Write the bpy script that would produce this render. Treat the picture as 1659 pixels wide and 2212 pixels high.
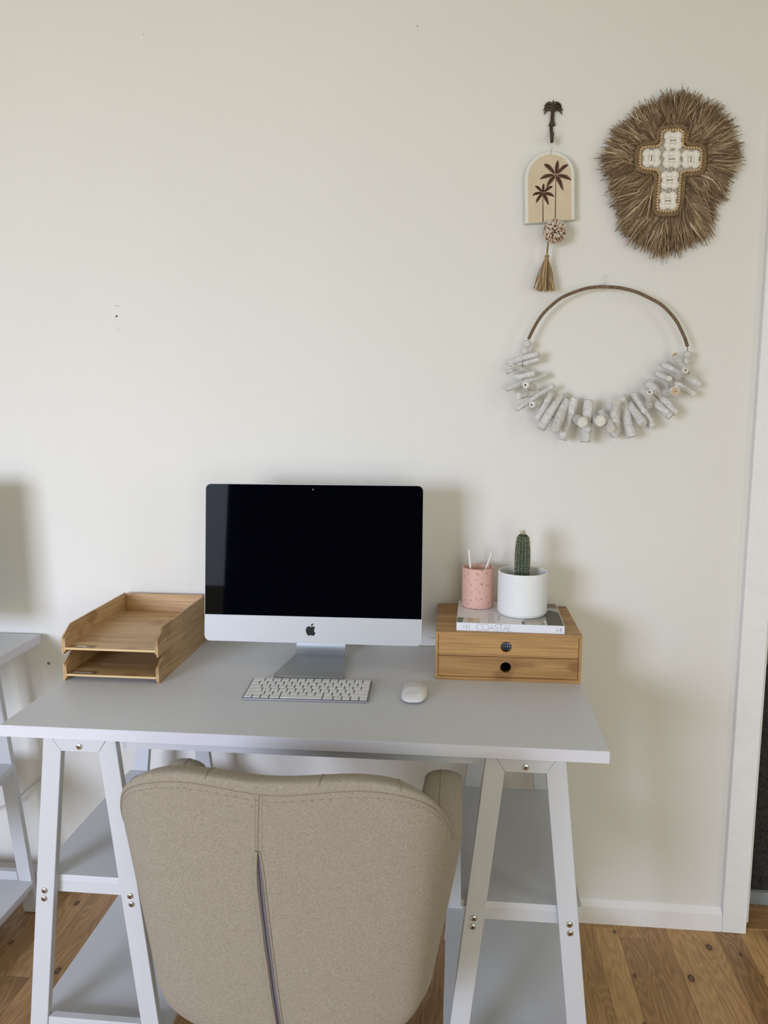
import bpy, bmesh, math, random
from mathutils import Vector, Matrix, noise
random.seed(7)
PI = math.pi
for o in list(bpy.data.objects): bpy.data.objects.remove(o)
scn = bpy.context.scene
COL = scn.collection

# ------------------------------------------------------------------ camera
CAM = Vector((0.911289, -2.020777, 1.413326)); PITCH, YAW, ROLL, FPX = 0.136538, -0.096254, 0.002119, 1670.687
W_, H_ = 1659.0, 2212.0
_f = Vector((math.sin(YAW)*math.cos(PITCH), math.cos(YAW)*math.cos(PITCH), -math.sin(PITCH)))
_r = Vector((math.cos(YAW), -math.sin(YAW), 0)); _u = _r.cross(_f)
_r, _u = math.cos(ROLL)*_r + math.sin(ROLL)*_u, -math.sin(ROLL)*_r + math.cos(ROLL)*_u
cd = bpy.data.cameras.new('camera'); cam = bpy.data.objects.new('camera', cd); COL.objects.link(cam)
cam.matrix_world = Matrix(((_r.x, _u.x, -_f.x, CAM.x), (_r.y, _u.y, -_f.y, CAM.y), (_r.z, _u.z, -_f.z, CAM.z), (0, 0, 0, 1)))
cd.sensor_fit = 'VERTICAL'; cd.sensor_height = 24.0; cd.lens = FPX/H_*24.0; cd.clip_start = 0.02
scn.camera = cam

# ------------------------------------------------------------------ light
scn.view_settings.view_transform = 'Standard'; scn.view_settings.look = 'None'
scn.view_settings.gamma = 1.0; scn.view_settings.use_curve_mapping = False
scn.view_settings.exposure = 0.0
world = bpy.data.worlds.new('world'); scn.world = world; world.use_nodes = True
world.node_tree.nodes['Background'].inputs[0].default_value = (0.75, 0.85, 1.0, 1); world.node_tree.nodes['Background'].inputs[1].default_value = 1.0

def area(name, loc, target, sx, sy, power, color, spread=PI):
    l = bpy.data.lights.new(name, 'AREA'); l.shape = 'RECTANGLE'; l.size = sx; l.size_y = sy
    l.energy = power; l.color = color; l.spread = spread
    o = bpy.data.objects.new(name, l); COL.objects.link(o); o.location = loc
    o.rotation_euler = (Vector(target)-Vector(loc)).to_track_quat('-Z', 'Y').to_euler()
    return o
WX0, WX1, WZ0, WZ1, RY = -2.35, -0.72, 0.06, 2.12, -4.2       # the glazed door in the rear wall
LA, LB, LC, LD, LE = (22.5, 22.8, 18.0), (12.5, 12.6, 9.4), (2.2, 1.8, .2), (8.5, 8.4, 7.4), (18.2, 20.3, 27)
def rgbw(c):
    m = max(c) or 1; return m, tuple(v/m for v in c)
def alight(name, loc, tgt, sx, sy, c, spread=PI):
    p, col = rgbw(c)
    if p > 0: area(name, loc, tgt, sx, sy, p, col, spread)
WXC = (WX0+WX1)/2
alight('rear_fill_light', (1.85, RY-.06, 1.12), (1.1, 0.0, 0.7), 1.5, 1.9, LA)  # fill lamp added behind right to soften shadows, no known window there
alight('glass_door_low_light', (WXC, RY-.07, 1.05), (0.0, 0.0, 0.75), 1.58, 1.9, LB)
alight('glass_door_ground_light', (WXC, RY-.09, .70), (-0.3, 0.0, 2.5), 1.5, 1.1, LC, 1.2)
alight('side_fill_light', (3.40, -2.3, 1.5), (0.0, -1.9, 1.0), 1.0, 1.3, LD)  # fill added from the right, its window is made up
alight('glass_door_steep_light', (WXC, RY-.05, 1.5), (0.1, 0.0, 0.35), 1.58, 1.1, LE, 1.3)

# ------------------------------------------------------------------ helpers
def at(px, py, Y):
    """point at depth Y seen at a photo pixel"""
    d = _r*((px-W_/2)/FPX) + _u*(-(py-H_/2)/FPX) + _f
    return CAM + d*((Y-CAM.y)/d.y)
def s2l(c):
    return tuple((v/255/12.92 if v/255 <= .04045 else ((v/255+.055)/1.055)**2.4) for v in c) + (1,)
def mat(name, rgb, rough=.5, metal=0, spec=.5, vary=0, vscale=8, bump=0, bscale=300, coat=0, sheen=0):
    m = bpy.data.materials.new(name); m.use_nodes = True; nt = m.node_tree; b = nt.nodes['Principled BSDF']
    b.inputs['Base Color'].default_value = s2l(rgb); b.inputs['Roughness'].default_value = rough
    b.inputs['Metallic'].default_value = metal; b.inputs['Specular IOR Level'].default_value = spec
    b.inputs['Coat Weight'].default_value = coat; b.inputs['Sheen Weight'].default_value = sheen
    tc = nt.nodes.new('ShaderNodeTexCoord')
    n = nt.nodes.new('ShaderNodeTexNoise'); n.inputs['Scale'].default_value = vscale; n.inputs['Detail'].default_value = 5
    nt.links.new(tc.outputs['Object'], n.inputs['Vector'])
    r = nt.nodes.new('ShaderNodeMapRange'); r.inputs[1].default_value = .3; r.inputs[2].default_value = .7
    r.inputs[3].default_value = 1-vary; r.inputs[4].default_value = 1+vary
    nt.links.new(n.outputs[0], r.inputs[0])
    mx = nt.nodes.new('ShaderNodeVectorMath'); mx.operation = 'SCALE'; mx.inputs[0].default_value = s2l(rgb)[:3]
    nt.links.new(r.outputs[0], mx.inputs['Scale']); nt.links.new(mx.outputs[0], b.inputs['Base Color'])
    if bump:
        n2 = nt.nodes.new('ShaderNodeTexNoise'); n2.inputs['Scale'].default_value = bscale; n2.inputs['Detail'].default_value = 3
        nt.links.new(tc.outputs['Object'], n2.inputs['Vector'])
        bp = nt.nodes.new('ShaderNodeBump'); bp.inputs['Strength'].default_value = bump; bp.inputs['Distance'].default_value = .002
        nt.links.new(n2.outputs[0], bp.inputs['Height']); nt.links.new(bp.outputs[0], b.inputs['Normal'])
    return m
def N(nt, t, **kw):
    n = nt.nodes.new('ShaderNode'+t)
    for k, v in kw.items(): setattr(n, k, v)
    return n
def math_(nt, op, a, b=None, c=None):
    n = N(nt, 'Math', operation=op)
    for i, v in enumerate((a, b, c)):
        if v is None: continue
        if isinstance(v, (int, float)): n.inputs[i].default_value = v
        else: nt.links.new(v, n.inputs[i])
    return n.outputs[0]
def ramp(nt, fac, stops):
    r = N(nt, 'ValToRGB'); nt.links.new(fac, r.inputs[0]); e = r.color_ramp.elements
    while len(e) < len(stops): e.new(.5)
    for i, (p, c) in enumerate(stops): e[i].position = p; e[i].color = c if len(c) == 4 else s2l(c)
    return r.outputs[0]
def wood(name, light, dark, grain='X', strip=.018, rough=.45, knots=True):
    """bamboo: strips along the grain, fine fibres, nodes across the strips; grain = axis letter, across in the other two"""
    m = bpy.data.materials.new(name); m.use_nodes = True; nt = m.node_tree; b = nt.nodes['Principled BSDF']; L = nt.links.new
    tc = N(nt, 'TexCoord'); sp = N(nt, 'SeparateXYZ'); L(tc.outputs['Object'], sp.inputs[0])
    g = {'X': 0, 'Y': 1, 'Z': 2}[grain]; ax = [sp.outputs[i] for i in range(3)]; others = [ax[i] for i in range(3) if i != g]
    a = math_(nt, 'FLOOR', math_(nt, 'DIVIDE', others[0], strip)); c = math_(nt, 'FLOOR', math_(nt, 'DIVIDE', others[1], strip))
    cb = N(nt, 'CombineXYZ'); L(a, cb.inputs[0]); L(c, cb.inputs[1])
    wn = N(nt, 'TexWhiteNoise', noise_dimensions='3D'); L(cb.outputs[0], wn.inputs['Vector'])
    mp = N(nt, 'Mapping'); L(tc.outputs['Object'], mp.inputs[0])
    sc = [420, 420, 420]; sc[g] = 9; mp.inputs['Scale'].default_value = sc
    n1 = N(nt, 'TexNoise'); n1.inputs['Scale'].default_value = 1; n1.inputs['Detail'].default_value = 4; L(mp.outputs[0], n1.inputs['Vector'])
    mp2 = N(nt, 'Mapping'); L(tc.outputs['Object'], mp2.inputs[0]); sc = [90, 90, 90]; sc[g] = 5; mp2.inputs['Scale'].default_value = sc
    n2 = N(nt, 'TexNoise'); n2.inputs['Scale'].default_value = 1; n2.inputs['Detail'].default_value = 3; L(mp2.outputs[0], n2.inputs['Vector'])
    f = math_(nt, 'ADD', math_(nt, 'MULTIPLY', wn.outputs[0], .22), math_(nt, 'ADD', math_(nt, 'MULTIPLY', n1.outputs[0], .62), math_(nt, 'MULTIPLY', n2.outputs[0], .38)))
    if knots:
        mp3 = N(nt, 'Mapping'); L(tc.outputs['Object'], mp3.inputs[0]); sc = [34, 34, 34]; sc[g] = 24; mp3.inputs['Scale'].default_value = sc
        vo = N(nt, 'TexNoise'); vo.inputs['Scale'].default_value = .42; vo.inputs['Detail'].default_value = 1; L(mp3.outputs[0], vo.inputs['Vector'])
        k = N(nt, 'MapRange'); L(vo.outputs[0], k.inputs[0]); k.inputs[1].default_value = .64; k.inputs[2].default_value = .74
        n3 = N(nt, 'TexNoise'); n3.inputs['Scale'].default_value = 260; L(tc.outputs['Object'], n3.inputs['Vector'])
        f = math_(nt, 'SUBTRACT', f, math_(nt, 'MULTIPLY', k.outputs[0], math_(nt, 'MULTIPLY', n3.outputs[0], .42)))
    L(ramp(nt, f, [(.38, dark), (.78, light)]), b.inputs['Base Color'])
    b.inputs['Roughness'].default_value = rough
    bp = N(nt, 'Bump'); bp.inputs['Strength'].default_value = .08; bp.inputs['Distance'].default_value = .001; L(n1.outputs[0], bp.inputs['Height']); L(bp.outputs[0], b.inputs['Normal'])
    return m

ORIG = {}
class B:
    """collects shapes in one bmesh and links them as ONE mesh object"""
    def __init__(s): s.bm = bmesh.new(); s.X = Matrix()
    def v(s, p): return s.bm.verts.new(s.X @ Vector(p))
    def face(s, vs):
        try: return s.bm.faces.new(vs)
        except ValueError: return None
    def box(s, a, b):
        x0, y0, z0 = a; x1, y1, z1 = b
        v = [s.v(p) for p in ((x0,y0,z0),(x1,y0,z0),(x1,y1,z0),(x0,y1,z0),(x0,y0,z1),(x1,y0,z1),(x1,y1,z1),(x0,y1,z1))]
        for f in ((0,3,2,1),(4,5,6,7),(0,1,5,4),(1,2,6,5),(2,3,7,6),(3,0,4,7)): s.face([v[i] for i in f])
        return s
    def prism(s, pts, off):
        off = Vector(off); a = [s.v(p) for p in pts]; b = [s.v(Vector(p)+off) for p in pts]; n = len(a)
        s.face(a); s.face(b[::-1])
        for i in range(n): s.face([a[i], b[i], b[(i+1) % n], a[(i+1) % n]])
        return s
    def loft(s, rings, cap=(True, True), closed=True):
        R = [[s.v(p) for p in r] for r in rings]; n = len(R[0])
        for i in range(len(R)-1):
            for j in range(n if closed else n-1):
                s.face([R[i][j], R[i][(j+1) % n], R[i+1][(j+1) % n], R[i+1][j]])
        if cap[0]: s.face(R[0][::-1])
        if cap[1]: s.face(R[-1])
        return s
    def tube(s, pts, r, n=8, flat=None):
        pts = [Vector(p) for p in pts]; rr = r if isinstance(r, (list, tuple)) else [r]*len(pts)
        rings = []; up = None
        for i, p in enumerate(pts):
            t = (pts[min(i+1, len(pts)-1)]-pts[max(i-1, 0)]).normalized()
            if up is None: up = t.orthogonal().normalized()
            up = (up - t*up.dot(t)).normalized(); w = t.cross(up)
            rings.append([p + (up*math.cos(2*PI*k/n) + w*math.sin(2*PI*k/n)*(flat or 1))*rr[i] for k in range(n)])
        return s.loft(rings)
    def lathe(s, prof, c=(0, 0, 0), n=48, fn=None):
        c = Vector(c); rings = []
        for r, z in prof:
            rings.append([c + Vector((r*(fn(2*PI*k/n, z) if fn else 1)*math.cos(2*PI*k/n), r*(fn(2*PI*k/n, z) if fn else 1)*math.sin(2*PI*k/n), z)) for k in range(n)])
        return s.loft(rings)
    def ell(s, c, rad, rot=None, n=10, m=7):
        c = Vector(c); rot = rot or Matrix.Identity(3); rings = []
        for i in range(m+1):
            th = .06 + (PI-.12)*i/m
            rings.append([c + rot @ Vector((rad[0]*math.sin(th)*math.cos(2*PI*k/n), rad[1]*math.sin(th)*math.sin(2*PI*k/n), rad[2]*math.cos(th))) for k in range(n)])
        return s.loft(rings)
    def mesh(s, me, M):
        vs = [s.v(M @ v.co) for v in me.vertices]
        for p in me.polygons: s.face([vs[i] for i in p.vertices])
        return s
    def build(s, name, m, parent=None, smooth=False, bevel=0, segs=2, angle=35, label=None, stuff=False):
        root = parent
        if root and root.name in ORIG:
            for v in s.bm.verts: v.co -= ORIG[root.name]
        bmesh.ops.recalc_face_normals(s.bm, faces=s.bm.faces)
        me = bpy.data.meshes.new(name); s.bm.to_mesh(me); s.bm.free(); me.materials.append(m)
        if smooth:
            for p in me.polygons: p.use_smooth = True
            me.set_sharp_from_angle(angle=math.radians(angle))
        o = bpy.data.objects.new(name, me); COL.objects.link(o)
        if parent:
            o.parent = parent
            if parent.name in ORIG: ORIG[o.name] = ORIG[parent.name]
        if bevel:
            b = o.modifiers.new('bevel', 'BEVEL'); b.width = bevel; b.segments = segs; b.limit_method = 'ANGLE'; b.angle_limit = math.radians(30)
            if not smooth:
                for p in me.polygons: p.use_smooth = True
                w = o.modifiers.new('wn', 'WEIGHTED_NORMAL'); w.keep_sharp = True
        if label: o['label'] = label
        if stuff: o['kind'] = 'stuff'
        return o
def tag(o, label, cat, group=None):
    o['label'] = label; o['category'] = cat
    if group: o['group'] = group
    return o
def thing(name, label, cat, loc=(0, 0, 0), rotz=0, world=False, group=None):
    o = bpy.data.objects.new(name, None); COL.objects.link(o); o.location = loc; o.rotation_euler = (0, 0, rotz); o.empty_display_size = .05
    if world: ORIG[o.name] = Vector(loc)
    return tag(o, label, cat, group)
def struct(b, name, m, **kw):
    o = b.build(name, m, **kw); o['kind'] = 'structure'; return o
def copy_tree(o, parent=None):
    c = o.copy(); COL.objects.link(c); c.parent = parent
    for ch in list(o.children): copy_tree(ch, c)
    return c
_tc = {}
def text_mesh(body, size, thin=0.0, align='CENTER', shear=0):
    key = (body, size, thin, align, shear)
    if key in _tc: return _tc[key]
    cu = bpy.data.curves.new('t', 'FONT'); cu.body = body; cu.size = size; cu.align_x = align; cu.align_y = 'CENTER'; cu.offset = thin; cu.shear = shear; cu.resolution_u = 4
    o = bpy.data.objects.new('t', cu); COL.objects.link(o); bpy.context.view_layer.update()
    me = bpy.data.meshes.new_from_object(o.evaluated_get(bpy.context.evaluated_depsgraph_get()))
    bpy.data.objects.remove(o); _tc[key] = me; return me
def frame(origin, u, v):
    """4x4 whose x axis = u, y axis = v (text lies in that plane)"""
    u = Vector(u).normalized(); v = Vector(v).normalized(); w = u.cross(v); o = Vector(origin)
    return Matrix(((u.x, v.x, w.x, o.x), (u.y, v.y, w.y, o.y), (u.z, v.z, w.z, o.z), (0, 0, 0, 1)))
def lerp(a, b, t): return a + (b-a)*t
def interp(xs, ys, x):
    if x <= xs[0]: return ys[0]
    for i in range(len(xs)-1):
        if x <= xs[i+1]:
            t = (x-xs[i])/(xs[i+1]-xs[i]); return ys[i] + (ys[i+1]-ys[i])*t
    return ys[-1]
def catmull(P, n=8):
    P = [Vector(p) for p in P]; out = []
    for i in range(len(P)-1):
        p0, p1, p2, p3 = P[max(i-1, 0)], P[i], P[i+1], P[min(i+2, len(P)-1)]
        for k in range(n):
            t = k/n; out.append(.5*((2*p1)+(-p0+p2)*t+(2*p0-5*p1+4*p2-p3)*t*t+(-p0+3*p1-3*p2+p3)*t**3))
    return out + [P[-1]]

# ------------------------------------------------------------------ materials
M_wall = mat('wall_paint', (232, 230, 224), .85, spec=.2, vary=.012, vscale=2.5, bump=.12, bscale=700)
M_ceil = mat('ceiling_paint', (238, 236, 228), .9, spec=.1)
M_trim = mat('trim_paint', (243, 242, 242), .45, spec=.35, vary=.02, vscale=30)
M_top = mat('desk_laminate', (212, 215, 220), .42, spec=.4, vary=.01, vscale=40)
M_edge = mat('desk_edge_laminate', (218, 218, 226), .45, spec=.4)
M_leg = mat('painted_desk_frame', (206, 208, 212), .45, spec=.35, vary=.01, vscale=14)
M_steel = mat('screw_steel', (216, 215, 210), .28, metal=1)
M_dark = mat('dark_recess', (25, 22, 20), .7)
M_tray = wood('tray_bamboo_across', (214, 180, 132), (158, 122, 80), 'X', .022)
M_trayY = wood('tray_bamboo_along', (214, 180, 132), (158, 122, 80), 'Y', .022)
M_trayL = wood('tray_bamboo_edge', (232, 204, 154), (205, 172, 120), 'X', .01, knots=False)
M_box = wood('drawer_bamboo', (190, 148, 92), (136, 97, 54), 'X', .016)
M_boxY = wood('drawer_bamboo_side', (190, 148, 92), (136, 97, 54), 'Y', .016)
M_alu = mat('brushed_aluminium', (184, 185, 187), .55, metal=.45)
M_alu_d = mat('stand_aluminium', (178, 182, 184), .48, metal=.6)
M_glass = mat('black_glass', (2, 3, 8), .03, spec=.025)
M_black = mat('black_logo', (5, 5, 6), .25)
M_key = mat('white_key', (226, 226, 226), .5, spec=.4)
M_keyb = mat('keyboard_aluminium', (176, 178, 184), .35, metal=.7)
M_legend = mat('grey_legend', (120, 120, 124), .6)
M_mouse = mat('glossy_white', (232, 232, 234), .12, spec=.5, coat=.5)
M_pot = mat('white_ceramic', (236, 238, 238), .55, spec=.4)
M_soil = mat('dark_soil', (52, 40, 34), .95, vary=.4, vscale=150, bump=1, bscale=200)
M_spine = mat('cactus_spine', (226, 218, 190), .7)
M_pencil = mat('white_pencil', (232, 228, 218), .5)
M_iron = mat('bronzed_iron', (78, 66, 54), .45, metal=.6, vary=.25, vscale=120, bump=.3, bscale=400)
M_cord = mat('fine_string', (196, 180, 150), .8)
M_jute = mat('tassel_raffia', (158, 134, 100), .8, vary=.15, vscale=60)
M_plaque = mat('white_plaster', (226, 226, 216), .75, vary=.03, vscale=40)
M_sand = mat('sand_painting', (213, 196, 167), .8, vary=.045, vscale=45)
M_palm = mat('burnt_palm', (88, 52, 36), .8, vary=.2, vscale=200)
M_shell = mat('white_shell', (238, 233, 222), .35, spec=.5, vary=.03, vscale=60, bump=.1, bscale=500)
M_bead = mat('wooden_bead', (206, 178, 134), .6, vary=.12, vscale=60)
M_beadw = mat('white_bead', (214, 208, 198), .6, vary=.05, vscale=60)
M_fabric2 = mat('backing_cloth', (186, 176, 160), .9)
M_plastic_blk = mat('black_plastic', (16, 17, 20), .4)
M_cable = mat('white_cable', (205, 206, 205), .5)
M_zip = mat('zip_tape', (112, 104, 112), .6)
M_seam = mat('seam_thread', (140, 128, 110), .9)

def island_mat(name, stops, rough=.8, scale=0):
    m = bpy.data.materials.new(name); m.use_nodes = True; nt = m.node_tree; b = nt.nodes['Principled BSDF']
    g = N(nt, 'NewGeometry'); nt.links.new(ramp(nt, g.outputs['Random Per Island'], stops), b.inputs['Base Color']); b.inputs['Roughness'].default_value = rough
    b.inputs['Specular IOR Level'].default_value = .25
    return m
M_raffia = island_mat('raffia_strands', [(0, (104, 85, 64)), (.5, (143, 120, 93)), (.85, (170, 147, 116)), (1, (208, 188, 155))])
M_yarn = island_mat('pompom_yarn', [(0, (150, 100, 76)), (.3, (164, 118, 92)), (.34, (224, 210, 190)), (1, (240, 232, 216))])

def driftwood_mat():
    m = bpy.data.materials.new('whitewashed_driftwood'); m.use_nodes = True; nt = m.node_tree; b = nt.nodes['Principled BSDF']; L = nt.links.new
    tc = N(nt, 'TexCoord'); n = N(nt, 'TexNoise'); n.inputs['Scale'].default_value = 110; n.inputs['Detail'].default_value = 8; n.inputs['Roughness'].default_value = .7; n.inputs['Distortion'].default_value = .6
    L(tc.outputs['Object'], n.inputs['Vector'])
    L(ramp(nt, n.outputs[0], [(.3, (188, 184, 176)), (.5, (216, 215, 212)), (.66, (236, 235, 231))]), b.inputs['Base Color'])
    b.inputs['Roughness'].default_value = .8
    bp = N(nt, 'Bump'); bp.inputs['Strength'].default_value = .5; bp.inputs['Distance'].default_value = .002; L(n.outputs[0], bp.inputs['Height']); L(bp.outputs[0], b.inputs['Normal'])
    return m
M_drift = driftwood_mat()
M_cutend = mat('cut_wood_end', (226, 222, 212), .8, vary=.08, vscale=90)
M_pith = mat('dark_pith', (40, 34, 30), .9)
M_tanend = mat('tan_cut_end', (206, 184, 154), .8, vary=.1, vscale=90)

def weave_mat(name, a, c, scale=650):
    m = bpy.data.materials.new(name); m.use_nodes = True; nt = m.node_tree; b = nt.nodes['Principled BSDF']; L = nt.links.new
    tc = N(nt, 'TexCoord')
    outs = []
    for sc in ((scale, scale*.9, scale*.22), (scale*.25, scale*.25, scale*1.2)):
        mp = N(nt, 'Mapping'); mp.inputs['Scale'].default_value = sc; L(tc.outputs['Object'], mp.inputs[0])
        n = N(nt, 'TexNoise'); n.inputs['Scale'].default_value = 1; n.inputs['Detail'].default_value = 2; L(mp.outputs[0], n.inputs['Vector']); outs.append(n.outputs[0])
    f = math_(nt, 'MULTIPLY', math_(nt, 'ADD', outs[0], outs[1]), .5)
    L(ramp(nt, f, [(.36, c), (.62, a)]), b.inputs['Base Color'])
    b.inputs['Roughness'].default_value = .95; b.inputs['Specular IOR Level'].default_value = .1
    b.inputs['Sheen Weight'].default_value = .15
    bp = N(nt, 'Bump'); bp.inputs['Strength'].default_value = .35; bp.inputs['Distance'].default_value = .001; L(f, bp.inputs['Height']); L(bp.outputs[0], b.inputs['Normal'])
    return m
M_linen = weave_mat('linen_upholstery', (168, 158, 143), (138, 129, 114), 1050)

def speckle_mat():
    m = bpy.data.materials.new('speckled_pink_ceramic'); m.use_nodes = True; nt = m.node_tree; b = nt.nodes['Principled BSDF']; L = nt.links.new
    tc = N(nt, 'TexCoord'); v = N(nt, 'TexVoronoi'); v.inputs['Scale'].default_value = 230; L(tc.outputs['Object'], v.inputs['Vector'])
    sp = N(nt, 'SeparateColor'); L(v.outputs['Color'], sp.inputs[0])
    big = math_(nt, 'GREATER_THAN', sp.outputs[0], .70)
    thr = math_(nt, 'MULTIPLY', sp.outputs[1], .42)
    k = math_(nt, 'MULTIPLY', big, math_(nt, 'LESS_THAN', v.outputs['Distance'], thr))
    mx = N(nt, 'Mix', data_type='RGBA'); L(k, mx.inputs[0]); mx.inputs[6].default_value = s2l((222, 178, 164)); mx.inputs[7].default_value = s2l((140, 96, 82))
    L(mx.outputs[2], b.inputs['Base Color']); b.inputs['Roughness'].default_value = .55
    return m
M_pink = speckle_mat()

def cactus_mat():
    m = mat('cactus_skin', (58, 74, 54), .6, vary=.25, vscale=60); return m
M_cactus = cactus_mat()

def floor_mat():
    m = bpy.data.materials.new('knotty_timber_boards'); m.use_nodes = True; nt = m.node_tree; b = nt.nodes['Principled BSDF']; L = nt.links.new
    tc = N(nt, 'TexCoord'); sp = N(nt, 'SeparateXYZ'); L(tc.outputs['Object'], sp.inputs[0])
    w = .065
    xs = math_(nt, 'DIVIDE', math_(nt, 'ADD', sp.outputs[0], .004), w); idx = math_(nt, 'FLOOR', xs); fr = math_(nt, 'FRACT', xs)
    wn = N(nt, 'TexWhiteNoise', noise_dimensions='1D'); L(idx, wn.inputs['W'])
    ys = math_(nt, 'DIVIDE', math_(nt, 'ADD', sp.outputs[1], math_(nt, 'MULTIPLY', wn.outputs[0], 11.0)), 3.4)
    idy = math_(nt, 'FLOOR', ys); fy = math_(nt, 'FRACT', ys)
    cb = N(nt, 'CombineXYZ'); L(idx, cb.inputs[0]); L(idy, cb.inputs[1])
    w2 = N(nt, 'TexWhiteNoise', noise_dimensions='3D'); L(cb.outputs[0], w2.inputs['Vector'])
    # per-board offset of the grain
    off = N(nt, 'VectorMath', operation='SCALE'); L(w2.outputs['Color'], off.inputs[0]); off.inputs['Scale'].default_value = 13
    ad = N(nt, 'VectorMath', operation='ADD'); L(tc.outputs['Object'], ad.inputs[0]); L(off.outputs[0], ad.inputs[1])
    mp = N(nt, 'Mapping'); mp.inputs['Scale'].default_value = (9, 1.6, 1); L(ad.outputs[0], mp.inputs[0])
    n1 = N(nt, 'TexNoise'); n1.inputs['Scale'].default_value = 1.6; n1.inputs['Detail'].default_value = 2; L(mp.outputs[0], n1.inputs['Vector'])
    rings = math_(nt, 'FRACT', math_(nt, 'MULTIPLY', n1.outputs[0], 16))
    rings = math_(nt, 'ABSOLUTE', math_(nt, 'SUBTRACT', rings, .5))
    mp2 = N(nt, 'Mapping'); mp2.inputs['Scale'].default_value = (260, 7, 1); L(ad.outputs[0], mp2.inputs[0])
    n2 = N(nt, 'TexNoise'); n2.inputs['Scale'].default_value = 1; n2.inputs['Detail'].default_value = 3; L(mp2.outputs[0], n2.inputs['Vector'])
    f = math_(nt, 'ADD', math_(nt, 'MULTIPLY', rings, .42), math_(nt, 'ADD', math_(nt, 'MULTIPLY', n2.outputs[0], .42), math_(nt, 'MULTIPLY', w2.outputs[0], .40)))
    base = ramp(nt, f, [(.18, (134, 100, 64)), (.5, (178, 139, 92)), (.86, (214, 174, 118))])
    # knots
    mk = N(nt, 'Mapping'); mk.inputs['Scale'].default_value = (1, .62, 1); L(ad.outputs[0], mk.inputs[0])
    vo = N(nt, 'TexVoronoi', voronoi_dimensions='2D'); vo.inputs['Scale'].default_value = 11; L(mk.outputs[0], vo.inputs['Vector'])
    sc = N(nt, 'SeparateColor'); L(vo.outputs['Color'], sc.inputs[0])
    on = math_(nt, 'GREATER_THAN', sc.outputs[0], .62)
    rad = math_(nt, 'ADD', math_(nt, 'MULTIPLY', sc.outputs[1], .075), .03)
    kd = math_(nt, 'DIVIDE', vo.outputs['Distance'], rad)
    k = N(nt, 'MapRange'); L(kd, k.inputs[0]); k.inputs[1].default_value = 1.15; k.inputs[2].default_value = .8
    k2 = N(nt, 'MapRange'); L(kd, k2.inputs[0]); k2.inputs[1].default_value = .7; k2.inputs[2].default_value = .45; k2.inputs[4].default_value = .45
    kk = math_(nt, 'MULTIPLY', math_(nt, 'MULTIPLY', on, k.outputs[0]), math_(nt, 'SUBTRACT', 1, k2.outputs[0]))
    halo = N(nt, 'MapRange'); L(kd, halo.inputs[0]); halo.inputs[1].default_value = 2.6; halo.inputs[2].default_value = 1.0; halo.inputs[4].default_value = .35
    mx0 = N(nt, 'Mix', data_type='RGBA'); L(math_(nt, 'MULTIPLY', on, halo.outputs[0]), mx0.inputs[0]); L(base, mx0.inputs[6]); mx0.inputs[7].default_value = s2l((120, 84, 54))
    mx = N(nt, 'Mix', data_type='RGBA'); L(kk, mx.inputs[0]); L(mx0.outputs[2], mx.inputs[6]); mx.inputs[7].default_value = s2l((62, 40, 30))
    # board joints
    e = math_(nt, 'MINIMUM', fr, math_(nt, 'SUBTRACT', 1, fr)); e2 = math_(nt, 'MULTIPLY', math_(nt, 'MINIMUM', fy, math_(nt, 'SUBTRACT', 1, fy)), 52)
    j = math_(nt, 'LESS_THAN', math_(nt, 'MINIMUM', e, e2), .012)
    mx2 = N(nt, 'Mix', data_type='RGBA'); L(math_(nt, 'MULTIPLY', j, .5), mx2.inputs[0]); L(mx.outputs[2], mx2.inputs[6]); mx2.inputs[7].default_value = s2l((60, 42, 28))
    L(mx2.outputs[2], b.inputs['Base Color']); b.inputs['Roughness'].default_value = .38; b.inputs['Specular IOR Level'].default_value = .4
    bp = N(nt, 'Bump'); bp.inputs['Strength'].default_value = .3; bp.inputs['Distance'].default_value = .001; L(math_(nt, 'SUBTRACT', 1, j), bp.inputs['Height']); L(bp.outputs[0], b.inputs['Normal'])
    return m
M_floor = floor_mat()

def clear_mat():
    m = bpy.data.materials.new('clear_plastic'); m.use_nodes = True; nt = m.node_tree; b = nt.nodes['Principled BSDF']
    b.inputs['Base Color'].default_value = (.9, .9, .88, 1); b.inputs['Roughness'].default_value = .1
    tr = N(nt, 'BsdfTransparent'); tr.inputs[0].default_value = (.992, .992, .99, 1); lw = N(nt, 'LayerWeight'); lw.inputs[0].default_value = .25
    mx = N(nt, 'MixShader'); f = math_(nt, 'ADD', math_(nt, 'MULTIPLY', lw.outputs['Facing'], .4), .015)
    nt.links.new(f, mx.inputs[0]); nt.links.new(tr.outputs[0], mx.inputs[1]); nt.links.new(b.outputs[0], mx.inputs[2])
    nt.links.new(mx.outputs[0], nt.nodes['Material Output'].inputs[0])
    return m
M_clear = clear_mat()

# ------------------------------------------------------------------ room shell
T = 0.7757                          # desk top height
XL, XR, ZC = -3.0, 3.3, 2.62
DOORX = 1.709
b = B(); b.box((XL, 0, -.05), (DOORX, .10, ZC)); b.box((DOORX, 0, 2.08), (2.55, .10, ZC)); b.box((2.55, 0, -.05), (XR, .10, ZC))
wall = struct(b, 'wall_back', M_wall)
struct(B().box((XL, -4.4, -.06), (XR, .30, 0)), 'floor', M_floor)
struct(B().box((XL-.1, -4.4, ZC), (XR+.1, .3, ZC+.08)), 'ceiling', M_ceil)
struct(B().box((XL-.1, RY, 0), (XL, .1, ZC)), 'wall_left', M_wall)
b = B(); b.box((XR, RY, 0), (XR+.1, -2.85, ZC)); b.box((XR, -1.75, 0), (XR+.1, .3, ZC)); b.box((XR, -2.85, 0), (XR+.1, -1.75, .8)); b.box((XR, -2.85, 2.2), (XR+.1, -1.75, ZC))  # gap in this wall is added for the side fill
struct(b, 'wall_right', M_wall)
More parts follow.
